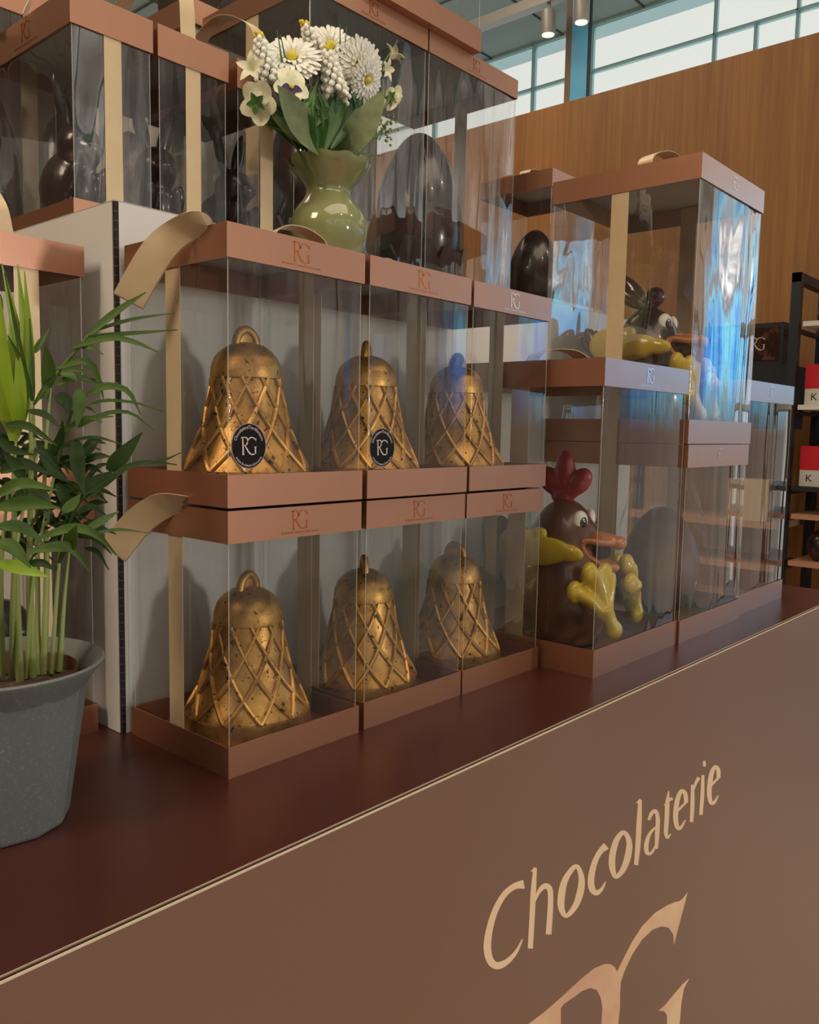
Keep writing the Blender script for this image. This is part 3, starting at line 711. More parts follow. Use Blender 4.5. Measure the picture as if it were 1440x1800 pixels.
def sticker(box, x, z, r, rz):
    M = Matrix.Translation((x, 0.0021, z)) @ Matrix.Diagonal((1, 1, rz / r, 1))
    b = MB(); ring = [(r * cos(2 * pi * k / 48), r * sin(2 * pi * k / 48)) for k in range(48)]
    b.prism([ring], 0.0003, M); s = b.build('sticker', M_STICK, box)
    b = MB(); b.prism([ring, [(q[0] * .965, q[1] * .965) for q in reversed(ring)]], 0.0001, Matrix.Translation((0, -0.0003, 0)) @ M); b.build('sticker_rim', mat('sticker_rim', (0.30, 0.24, 0.22), 0.4), s)
    Ms = Matrix.Translation((0, -0.0003, 0)) @ M
    b = MB(); monogram(b, r * 0.78, 0.0001, Ms); b.build('emblem', M_STXT, s)
    lettering('arc_lettering', 'Chocolatiers/Torréfacteurs', r * 0.215, M_STXT, s, Ms, arc=(r * 0.75, 1), sx=0.80)
    lettering('arc_lettering', "artisans & créateurs d'arts sucrés", r * 0.165, M_STXT, s, Ms, arc=(r * 0.90, -1), sx=0.80)


sticker(A2, 0.0235, 0.0520, 0.0185, 0.0195)
sticker(B2, 0.0225, 0.0500, 0.0182, 0.0195)


# ------------------------------------------------------------------ chocolate bells
def bell_r(z):
    P = [(0.0200, 0.0602), (0.026, 0.0575), (0.034, 0.0530), (0.046, 0.0475), (0.060, 0.0425), (0.075, 0.0385), (0.090, 0.0352), (0.105, 0.0335), (0.1075, 0.0330)]
    for (a, ra), (c, rc) in zip(P, P[1:]):
        if z <= c: return ra + (rc - ra) * max(0, (z - a)) / (c - a)
    return P[-1][1]


_bell = {}


def bell(label, x, y, z, rz):
    if 'm' not in _bell:
        b = MB()
        prof = [(0.0, 0.004), (0.052, 0.004), (0.056, 0.0), (0.0605, 0.0015), (0.0625, 0.006), (0.0620, 0.012), (0.0612, 0.0195)]
        prof += [(bell_r(0.0205 + 0.086 * i / 16) - 0.0012, 0.0205 + 0.086 * i / 16) for i in range(17)]
        prof += [(0.0338, 0.1075), (0.0340, 0.1095), (0.0332, 0.118), (0.0300, 0.127), (0.0245, 0.1335), (0.0170, 0.1385), (0.0085, 0.1412), (0.0, 0.142)]
        b.lathe(prof, 64)
        for k in range(11):
            for sg in (1, -1):
                pts = []
                for i in range(22):
                    u = i / 21; zz = 0.0205 + 0.0868 * u; a = 2 * pi * k / 11 + sg * radians(72) * u; r = bell_r(zz) - 0.0002
                    pts.append((r * cos(a), r * sin(a), zz))
                b.tube(pts, [0.0026 - 0.0006 * i / 21 for i in range(22)], 7)
        _bell['m'] = b.build('chocolate_bell', M_GOLD, None, 35).data
        bpy.data.objects.remove([o for o in COL.objects if o.data == _bell['m']][0])
        b = MB(); rows = [(0.0125 * cos(a), 0, 0.1385 + 0.0150 * sin(a)) for a in [pi * i / 14 for i in range(15)]]
        b.tube(rows, 0.0042, 10); b.ell((0, 0, 0.143), (0.0105, 0.0016, 0.010), 16, 8)
        _bell['l'] = b.build('hanging_loop', M_GOLD, None, 50).data
        bpy.data.objects.remove([o for o in COL.objects if o.data == _bell['l']][0])
        b = MB(); b.lathe([(0.0, -0.001), (0.0545, -0.001), (0.0560, 0.0008), (0.0545, 0.0035), (0.0, 0.0035)], 48)
        _bell['d'] = b.build('chocolate_foot', M_DARKCHOC, None, 40).data
        bpy.data.objects.remove([o for o in COL.objects if o.data == _bell['d']][0])
    t = thing('chocolate_bell', label, 'chocolate bell', (x, y, z), rz, 'gold dusted chocolate bells')
    put('bell_body', _bell['m'], t); put('hanging_loop', _bell['l'], t); put('chocolate_foot', _bell['d'], t)
    return t


FL = 0.0066
bell('gold chocolate bell in the lower row box nearest the potted palm', 0.083, 0.080, FL, 0.25)
bell('gold chocolate bell in the middle box of the lower row', 0.244, 0.078, FL, 0.9)
bell('gold chocolate bell in the lower row box beside the rooster box', 0.414, 0.082, FL, 1.7)
bell('gold chocolate bell in the upper near box with the drooping ribbon, behind a round sticker', 0.080, 0.079, UP + FL, 0.05)
bell('gold chocolate bell in the middle upper box, partly behind its black sticker', 0.240, 0.075, UP + FL, 0.6)
bell('gold chocolate bell in the upper box that has no sticker', 0.405, 0.079, UP + FL, 1.25)


# ------------------------------------------------------------------ chocolate roosters
def rooster(label, x, y, z, rz, s, dark):
    """sits facing -y, body about 0.2 high"""
    t = thing('chocolate_rooster', label, 'chocolate rooster', (x, y, z), rz, 'chocolate roosters'); t.scale = (s, s, s)
    P = [(0.0, 0.0), (0.045, 0.0), (0.056, 0.006), (0.0655, 0.030), (0.0690, 0.060), (0.0675, 0.090), (0.0615, 0.120), (0.0520, 0.148), (0.0415, 0.172), (0.0290, 0.190), (0.0150, 0.2005), (0.0, 0.204)]
    P = [(v.x, v.y) for v in smooth_path([(a, c, 0) for a, c in P], 40)]
    b = MB(); b.lathe([(max(r, 0), zz) for r, zz in P], 56); b.build('body', dark or M_MILK, t, 60)
    com = M_MAROON if dark else M_RED
    b = MB()                                              # comb: three fat lobes on a stalk
    b.ell((0, 0.004, 0.206), (0.012, 0.018, 0.010))
    if dark:                                              # swept back
        b.ell((0.010, 0.030, 0.232), (0.0105, 0.0125, 0.036), R=Matrix.Rotation(-0.75, 3, 'X')); b.ell((-0.012, 0.034, 0.222), (0.0105, 0.0125, 0.036), R=Matrix.Rotation(-0.95, 3, 'X')); b.ell((0, -0.008, 0.219), (0.012, 0.016, 0.016))
    else:
        b.ell((0, 0.002, 0.240), (0.0125, 0.0155, 0.034)); b.ell((0, 0.024, 0.229), (0.0125, 0.0165, 0.023), R=Matrix.Rotation(-0.7, 3, 'X')); b.ell((0, -0.020, 0.229), (0.0125, 0.0160, 0.023), R=Matrix.Rotation(0.7, 3, 'X'))
        b.ell((0, 0.002, 0.217), (0.0125, 0.026, 0.014))
    o = b.build('comb', com, t, 60); soften(o, 0.0022)
    for sx in (-1, 1):                                    # bulging eyes looking ahead
        R = Matrix.Rotation(sx * 0.50, 3, 'Z')
        c = Vector((sx * 0.0185, -0.0310, 0.1755))
        b = MB(); b.ell(c, (0.0130, 0.0080, 0.0150), R=R); e = b.build('eye', M_WHITE, t, 60)
        b = MB(); b.ell(c + R @ Vector((sx * -0.001, -0.0052, -0.001)), (0.0072, 0.0042, 0.0085), R=R); b.build('pupil', M_PUPIL, e, 60)
        b = MB(); b.ell(c + R @ Vector((sx * 0.0005, -0.0086, 0.003)), (0.0018, 0.0012, 0.0020), R=R, nu=8, nv=6); b.build('glint', M_WHITE, e, 60)
    b = MB()                                              # open, grinning beak
    b.ell((0, -0.060, 0.1515), (0.0185, 0.0280, 0.0095), R=Matrix.Rotation(0.10, 3, 'X')); b.ell((0, -0.0825, 0.1475), (0.0125, 0.0105, 0.0095))
    b.ell((0, -0.0610, 0.1200), (0.0150, 0.0240, 0.0065), R=Matrix.Rotation(0.55, 3, 'X')); b.ell((0, -0.0755, 0.1125), (0.0095, 0.0085, 0.0065))
    for sx in (-1, 1): b.tube(smooth_path([(sx * 0.0125, -0.078, 0.1480), (sx * 0.0205, -0.064, 0.1480), (sx * 0.0300, -0.044, 0.1500), (sx * 0.0315, -0.042, 0.1380), (sx * 0.0240, -0.053, 0.1240), (sx * 0.0110, -0.073, 0.1125)], 18), 0.0050, 10)
    o = b.build('beak', M_BEAK, t, 60); soften(o, 0.0016)
    b = MB(); b.ell((0, -0.054, 0.1345), (0.0225, 0.0150, 0.0150)); b.build('mouth', mat('mouth_brown', (0.022, 0.008, 0.005), 0.8, spec=0.1), t, 60)
    b = MB(); b.ell((0, -0.0700, 0.1010), (0.0125, 0.0085, 0.0220), R=Matrix.Rotation(-0.22, 3, 'X')); b.build('wattle', com if dark else mat('pink_wattle', (0.36, 0.03, 0.075), 0.25, coat=0.4), t, 60)
    for sx in (-1, 1):                                    # wings: a pointed paddle with a shoulder notch
        b = MB(); z = 0.031
        b.ell((sx * 0.066, 0.006, 0.104 + z), (0.0095, 0.047, 0.0205), 24, 14, R=Matrix.Rotation(-0.10, 3, 'X'))
        b.ell((sx * 0.068, 0.040, 0.110 + z), (0.0095, 0.030, 0.026), 20, 12); b.ell((sx * 0.0615, 0.016, 0.123 + z), (0.008, 0.020, 0.012), 20, 12, R=Matrix.Rotation(-0.5, 3, 'X'))
        b.ell((sx * 0.064, -0.036, 0.105 + z), (0.0075, 0.022, 0.0125), 20, 12, R=Matrix.Rotation(0.1, 3, 'X'))
        o = b.build('wing', M_YEL, t, 60); soften(o, 0.0022)
    for sx in (-1, 1):                                    # three-toed feet, soles out, heel down and forward
        b = MB(); F = Matrix.Translation((sx * 0.047, -0.060, 0)) @ Matrix.Rotation(sx * (0.42 if sx < 0 else 0.75), 4, 'Z')
        heel = F @ Vector((0.016 * (1 if sx < 0 else 0), -0.035, 0.036)); mid = F @ Vector((0.004, -0.026, 0.066))
        toes = [F @ Vector((-0.035, -0.010, 0.088)), F @ Vector((-0.012, -0.012, 0.112)), F @ Vector((0.016, -0.012, 0.109))]
        b.tube(smooth_path([heel, heel.lerp(mid, .5), mid], 8), [0.0130, 0.0132, 0.0132, 0.0134, 0.0140, 0.0152, 0.0165, 0.0180], 14, flat=.7)
        b.ell(heel, (0.0135, 0.0102, 0.0135))
        for q in toes:
            b.tube(smooth_path([mid - Vector((0, 0, 0.012)), mid.lerp(q, .55), q], 8), [0.0120, 0.0130, 0.0140, 0.0150, 0.0158, 0.0164, 0.0164, 0.0156], 14, flat=.66)
            b.ell(q, (0.0156, 0.0104, 0.0156))
        o = b.build('foot', M_YEL, t, 60); soften(o, 0.0020)
    b = MB()                                              # tail: three rounded plumes leaning back
    for dx, an, ln in ((-0.018, 0.55, 0.040), (0.0, 0.85, 0.046), (0.018, 0.55, 0.040)):
        c = Vector((dx, 0.066 + 0.020 * sin(an), 0.112 + 0.034 * cos(an)))
        b.ell(c, (0.0125, 0.0135, ln), R=Matrix.Rotation(-an, 3, 'X'))
    o = b.build('tail', M_MAROON, t, 60); soften(o, 0.0022)
    return t


def soften(o, v):
    m = o.modifiers.new('blend', 'REMESH'); m.mode = 'VOXEL'; m.voxel_size = v; m.use_smooth_shade = True
    q = o.modifiers.new('relax', 'SMOOTH'); q.factor = 0.6; q.iterations = 5


rooster('milk chocolate rooster with red comb sitting in the large box on the counter', 0.620, 0.046, FL, 0.12, 1.0, None)
rooster('dark chocolate rooster with maroon comb in the tall rippled box', 0.866, 0.050, 0.2918 + FL, 0.12, 1.03, M_DARKCHOC)


# ------------------------------------------------------------------ chocolate eggs and rabbits
def egg_mesh(b, r, h, z0=0, c=(0, 0)):
    prof = []
    for i in range(33):
        a = -pi / 2 + pi * i / 32; zz = sin(a); rr = cos(a) * (1 - 0.16 * zz)
        prof.append((max(rr, 0) * r, z0 + (zz + 1) / 2 * h))
    b.lathe(prof, 48, (c[0], c[1], 0))


def choc_egg(label, x, y, z, r, h, nest=True, m=None, seam=False):
    t = thing('chocolate_egg', label, 'chocolate egg', (x, y, z), 0, 'chocolate eggs in the boxes')
    b = MB(); egg_mesh(b, r, h, 0.012 if nest else 0.0); b.build('egg_shell', m or M_DARKCHOC, t, 60)
    if nest:
        b = MB(); n = 7                                     # faceted cup of chocolate shards
        for k in range(n):
            a = 2 * pi * k / n + 0.3; hh = h * (0.34 + 0.07 * ((k * 37) % 5) / 4); w = r * 0.52
            R = Matrix.Translation((r * 0.70 * cos(a), r * 0.70 * sin(a), 0)) @ Matrix.Rotation(a - pi / 2, 4, 'Z') @ Matrix.Rotation(-0.28, 4, 'X')
            b.prism([[(-w * .6, 0), (w * .6, 0), (w, hh * .55), (w * .62, hh), (-w * .5, hh * .96), (-w, hh * .5)]], 0.006, R)
        b.build('nest_cup', mat('nest_chocolate', (0.045, 0.018, 0.013), 0.35), t)
    if seam:
        b = MB(); pts = [(r * (cos(a) * (1 - .16 * sin(a))) * 1.002 * cos(-0.75), r * (cos(a) * (1 - .16 * sin(a))) * 1.002 * sin(-0.75), (sin(a) + 1) / 2 * h) for a in [-1.3 + 2.6 * i / 40 for i in range(41)]]
        b.tube(pts, [0.0012 + 0.0005 * (i % 2) for i in range(41)], 6); b.build('seam', M_DARKCHOC, t, 50)
    return t


choc_egg('big dark chocolate egg standing in a chocolate cup, in the egg box on the riser', 0.717, 0.420, TZ + FL, 0.076, 0.285)
choc_egg('big dark chocolate egg in the box behind the flower vase', 0.474, 0.420, TZ + FL, 0.076, 0.285)
choc_egg('small dark chocolate egg in the little box at the end of the riser', 0.953, 0.331, TZ + FL, 0.050, 0.165, nest=False, seam=True)


def crinkle_bag(t, r, h):
    b = MB(); rows = []
    for i in range(19):
        u = i / 18; row = []
        for k in range(30):
            a = 2 * pi * k / 30; rr = r * (1.06 - 0.5 * max(0, u - 0.62) ** 1.0 * 2.0) * (1 + 0.06 * noise.noise((cos(a) * 2.2, sin(a) * 2.2, u * 5))) * min(1, 0.86 + u * 0.9)
            row.append((rr * cos(a), rr * sin(a), h * u))
        rows.append(row)
    b.grid(rows, closed_u=True); b.build('cellophane_bag', M_WRAP, t)


e = choc_egg('milk chocolate egg wrapped in crinkled cellophane, in the medium box under the tall one', 0.885, 0.020, FL, 0.062, 0.180, nest=False, m=mat('matte_milk_chocolate', (0.075, 0.027, 0.014), 0.5))
crinkle_bag(e, 0.068, 0.225)


def rabbit(label, x, y, z, rz, s=1.0):
    t = thing('chocolate_rabbit', label, 'chocolate rabbit', (x, y, z), rz, 'dark chocolate rabbits'); t.scale = (s, s, s)
    b = MB(); b.ell((0, 0.010, 0.045), (0.034, 0.042, 0.046)); b.ell((0, -0.012, 0.092), (0.027, 0.028, 0.028)); b.ell((0, -0.036, 0.086), (0.015, 0.014, 0.012))
    for sx in (-1, 1):
        b.ell((sx * 0.020, -0.026, 0.012), (0.013, 0.024, 0.012)); b.ell((sx * 0.020, -0.030, 0.050), (0.009, 0.012, 0.022), R=Matrix.Rotation(0.4, 3, 'X'))
    b.ell((0, 0.050, 0.028), (0.013, 0.012, 0.013)); b.box(-0.030, 0.030, -0.040, 0.044, 0.0, 0.008)
    o = b.build('body', M_DARKCHOC, t, 60); soften(o, 0.0028)
    for sx in (-1, 1):
        b = MB(); b.ell((sx * 0.017, -0.004, 0.140), (0.0095, 0.007, 0.036), R=Matrix.Rotation(sx * 0.26, 3, 'Y')); b.build('ear', M_DARKCHOC, t, 60)
    return t


rabbit('dark chocolate rabbit in the left corner box on the riser', 0.038, 0.325, TZ + FL, 0.1, 0.88)
rabbit('dark chocolate rabbit in the second narrow box on the riser', 0.134, 0.325, TZ + FL, -0.12, 0.88)
rabbit('dark chocolate rabbit with splayed ears in the third narrow box, left of the vase', 0.238, 0.322, TZ + FL, 0.15, 0.88)
rabbit('dark chocolate rabbit in the lower box behind the palm pot', -0.092, 0.268, FL, 0.9, 1.05)
rabbit('dark chocolate rabbit in the top box behind the palm leaves', -0.100, 0.268, UP + FL, -0.5, 1.05)
choc_egg('dark chocolate egg in the back row box behind the left corner box', 0.040, 0.550, TZ + FL, 0.040, 0.20, nest=False)
choc_egg('dark chocolate egg in the back row box behind the second narrow box', 0.138, 0.550, TZ + FL, 0.040, 0.20, nest=False)
choc_egg('dark chocolate egg in the back row box beside the upper riser', 0.236, 0.550, TZ + FL, 0.040, 0.20, nest=False)
choc_egg('dark chocolate egg in the box on the upper riser', 0.459, 0.674, 0.9078 + FL, 0.075, 0.285)


# ------------------------------------------------------------------ vase of flowers
def vase():
    t = thing('flower_vase', 'sage green glazed vase with a scalloped rim holding white flowers', 'vase', (0.322, 0.226, TZ))
    P = [(0.0, 0.0), (0.032, 0.0), (0.0345, 0.002), (0.040, 0.012), (0.0465, 0.030), (0.0492, 0.046), (0.0480, 0.060), (0.0425, 0.076), (0.0340, 0.090), (0.0285, 0.101), (0.0285, 0.109), (0.0340, 0.119), (0.0420, 0.130), (0.0490, 0.141), (0.0515, 0.149)]
    P = [(v.x, v.y) for v in smooth_path([(a, c, 0) for a, c in P], 46)]
    P = [(max(r, 0), z * 0.83) for r, z in P]; P += [(r - 0.0028, z) for r, z in reversed(P[8:])]

    def mod(r, z, th):
        k = max(0, (z - 0.081) / 0.043); return r * (1 + 0.034 * k * cos(10 * th)), z + 0.0010 * k * cos(10 * th)
    b = MB(); b.lathe(P, 120, mod=mod); b.build('vase_body', M_VASE, t, 60)


vase()
VC = Vector((0.322, 0.226, TZ + 0.085))
FLW = 'artificial flowers in the green vase'


def stem_to(t, head, r=0.0014, m=None):
    b = MB(); base = VC + Vector(((head.x - VC.x) * 0.10, (head.y - VC.y) * 0.10, 0)); mid = base.lerp(head, 0.55) + Vector((0, 0, 0.012))
    b.tube(smooth_path([base, mid, head], 10), r, 6); b.build('stem', m or M_FGREEN, t, 50)


def basis(nrm):
    n = Vector(nrm).normalized(); q = n.to_track_quat('Z', 'Y').to_matrix().to_4x4(); return q


def daisy(label, px, py, yy, R, nrm, centres=1):
    h = at(px, py, y=yy); t = thing('daisy', label, 'flower', (0, 0, 0), 0, FLW)
    M = Matrix.Translation(h) @ basis(nrm); b = MB()
    for ring, (n, r0, r1, up) in enumerate(((30, 0.20, 1.0, 0.05), (28, 0.18, 0.93, 0.14), (22, 0.16, 0.74, 0.22), (14, 0.14, 0.48, 0.28))):
        for k in range(n):
            a = 2 * pi * (k + ring * .37) / n + random.uniform(-.05, .05); q = random.uniform(0.92, 1.05)
            pts = [Vector((cos(a) * R * r0, sin(a) * R * r0, 0)), Vector((cos(a) * R * (r0 + r1) / 2, sin(a) * R * (r0 + r1) / 2, R * up * .8)), Vector((cos(a) * R * r1 * q, sin(a) * R * r1 * q, R * up * random.uniform(.7, 1.1)))]
            b.leaf([M @ p for p in pts], R * 0.175, nrm=M.to_3x3() @ Vector((0, 0, 1)), fold=0.25, prof=lambda u: (0.40 + 0.60 * u if u < .8 else 1.0 - 2.6 * (u - .8)))
    b.build('petals', M_PETAL, t, 60)
    b = MB(); b.ell((0, 0, R * 0.17), (R * 0.17, R * 0.17, R * 0.15), 14, 8, M=M); b.build('flower_centre', M_YELLOW, t, 60)
    b = MB(); b.ell((0, 0, -R * 0.05), (R * 0.25, R * 0.25, R * 0.12), 12, 8, M=M); b.build('calyx', M_FGREEN, t, 60)
    stem_to(t, h)


daisy('white daisy at the upper left of the bouquet, tipped back', 513, 106, 0.225, 0.037, (-0.45, -0.50, 0.38))
daisy('large white daisy facing front at the right of the bouquet', 630, 116, 0.205, 0.0345, (-0.19, -1.1, -0.28))
daisy('white daisy just under the large front daisy, overlapping its lower edge', 642, 140, 0.198, 0.0280, (0.12, -1.1, -0.45))
daisy('white daisy at the back centre of the bouquet, mostly hidden', 580, 84, 0.250, 0.032, (-0.4, -0.6, 0.25))


def pansy(label, px, py, yy, R, nrm, back=False):
    h = at(px, py, y=yy); t = thing('pansy', label, 'flower', (0, 0, 0), 0, FLW); M = Matrix.Translation(h) @ basis(nrm); b = MB()
    fw = M.to_3x3() @ Vector((0, 0, 1))
    for a, l, w in ((pi * .5 - .5, 1.0, 1.0), (pi * .5 + .5, 1.0, 1.0), (pi + .25, .95, .85), (-.25, .95, .85), (-pi / 2, .95, 1.0)):
        pts = [Vector((0, 0, 0)), Vector((cos(a) * R * l * .5, sin(a) * R * l * .5, R * .16)), Vector((cos(a) * R * l, sin(a) * R * l, R * .05))]
        b.leaf([M @ p for p in pts], R * w, nrm=fw, fold=0.10, prof=lambda u: (sin(pi * min(1, .10 + u * .86)) ** .6))
    b.build('petals', M_CREAM, t, 60)
    if back:
        b = MB()
        for k in range(5):
            a = 2 * pi * k / 5; b.leaf([M @ Vector((0, 0, -.001)), M @ Vector((cos(a) * R * .5, sin(a) * R * .5, -R * .12))], R * .34, nrm=-fw)
        b.build('calyx', M_FGREEN, t, 60)
    else:
        b = MB()
        for a in (pi + .25, -.25, -pi / 2):
            b.leaf([M @ Vector((cos(a) * R * .08, sin(a) * R * .08, R * .10)), M @ Vector((cos(a) * R * .30, sin(a) * R * .30, R * .17)), M @ Vector((cos(a) * R * .56, sin(a) * R * .56, R * .20))], R * .36, nrm=fw, fold=0.1)
        b.build('blotch', M_PURPLE, t, 60)
        b = MB(); b.ell((0, 0, R * .16), (R * .13, R * .13, R * .10), 10, 6, M=M); b.build('flower_centre', M_YELLOW, t, 60)
    stem_to(t, h)


pansy('cream pansy with a purple blotch facing front, left of centre', 511, 155, 0.190, 0.0225, (-0.35, -0.9, 0.15))
pansy('cream pansy seen from behind at the left edge of the bouquet', 452, 182, 0.205, 0.0240, (0.75, 0.35, 0.30), back=True)
pansy('cream pansy seen from the side at the right edge of the bouquet', 688, 172, 0.215, 0.0185, (0.8, 0.1, -0.2), back=True)


def orchid(label, px, py, yy, R, nrm):
    h = at(px, py, y=yy); t = thing('bell_flower', label, 'flower', (0, 0, 0), 0, FLW); M = Matrix.Translation(h) @ basis(nrm); b = MB(); fw = M.to_3x3() @ Vector((0, 0, 1))
    for k in range(5):
        a = 2 * pi * k / 5 + .3; b.leaf([M @ Vector((0, 0, -R * .5)), M @ Vector((cos(a) * R * .45, sin(a) * R * .45, 0)), M @ Vector((cos(a) * R, sin(a) * R, R * .1))], R * .55, nrm=fw, fold=.2)
    b.build('petals', M_CREAM, t, 60); stem_to(t, h - fw * R * .5, 0.0010)


orchid('small pale star flower at the far left of the bouquet', 441, 118, 0.215, 0.0185, (-0.8, -0.4, 0.1))
orchid('small pale star flower at the upper right of the bouquet', 694, 95, 0.220, 0.0165, (0.5, -0.3, 0.7))
orchid('small pale star flower at the right, below the upper one', 682, 122, 0.215, 0.0150, (0.2, -0.9, -0.1))


def spike(label, p0, p1, yy, n):
    a = at(*p0, y=yy); c = at(*p1, y=yy); t = thing('grape_hyacinth', label, 'flower', (0, 0, 0), 0, FLW); b = MB(); y = MB()
    rnd = random.Random(p0[0])
    for i in range(n):
        u = i / (n - 1); q = a.lerp(c, u); R = 0.013 * (1 - u * .75); th = i * 2.4; d = Vector((cos(th), sin(th), -0.25)) * R
        (b if u < 0.90 else y).ell(q + d, [0.0045 * (1 - .45 * u) * rnd.uniform(.9, 1.1)] * 3, 9, 6)
        if u < .9: b.ell(q + d * 1.35 + Vector((0, 0, -0.002)), [0.0032] * 3, 7, 5)
    b.build('florets', M_PETAL, t, 60); y.build('tip_buds', M_YELLOW, t, 60); stem_to(t, a)


spike('white grape hyacinth with a yellow tip rising at the left of the bouquet', (478, 150), (454, 55), 0.225, 62)
spike('tall white grape hyacinth with a yellow tip above the centre', (580, 120), (533, 36), 0.222, 62)
spike('white grape hyacinth below the tall one, between the daisies', (592, 165), (575, 80), 0.200, 58)
for lab, pts, w in (('broad sage green leaf leaning left over the vase rim', [(562, 268), (530, 224), (488, 150)], 0.043),
                    ('broad sage green leaf leaning right over the vase rim', [(596, 268), (634, 228), (676, 158)], 0.036),
                    ('small sage leaf low at the left behind the broad leaf', [(560, 262), (515, 235), (478, 205)], 0.026)):
    P = [at(x, y, y=(0.214, 0.186, 0.174)[i] + (0.02 if 'small' in lab else 0)) for i, (x, y) in enumerate(pts)]
    b = MB(); b.leaf(P, w, nrm=(-.5, -.8, .25), fold=0.16, prof=lambda u: sin(pi * min(1, .08 + u * .93)) ** .75)
    o = tag(b.build('sage_leaf', M_SAGE, None, 60), lab, 'leaf', 'leaves in the green vase')
b = MB(); rnd = random.Random(5)
for k in range(130):
    x = 560 + rnd.gauss(0, 30); tip = (x + rnd.uniform(-20, 20), rnd.uniform(140, 225)); y0 = rnd.uniform(0.20, 0.25)
    b.leaf([at(560 + (x - 560) * .35, 262, y=y0), at(x, 205, y=y0), at(*tip, y=y0)], rnd.uniform(.005, .014), nrm=(-.5 + rnd.uniform(-.5, .5), -.8, .1), fold=.3)
for x, tip in ((560, (458, 215)), (600, (700, 70)), (575, (552, 60)), (590, (610, 45)), (595, (598, 42)), (520, (487, 52)), (530, (493, 60)), (600, (672, 275))):
    b.leaf([at(575 + (x - 575) * .35, 262, y=.222), at((x * 1.2 + tip[0] * .8) / 2, (262 + tip[1]) / 2, y=.222), at(*tip, y=.222)], .004, nrm=(-.5, -.8, .1), fold=.3)
tag(b.build('foliage', M_FGREEN, None, 60), 'dense dark green grassy foliage filling the green vase', 'foliage', kind='stuff')
t = thing('filler_sprig', 'yellow green sprig of tiny buds at the right of the vase', 'flower', (0, 0, 0), 0, FLW); b = MB(); h = at(678, 225, y=.235)
for k in range(60): b.ell(h + Vector((rnd.gauss(0, .007), rnd.gauss(0, .006), rnd.gauss(0, .011))), [rnd.uniform(.0012, .0022)] * 3, 6, 4)
b.build('buds', M_SPRIG, t, 60); stem_to(t, h)


# ------------------------------------------------------------------ potted palm
PC = Vector((-0.166, 0.062, 0.0006))


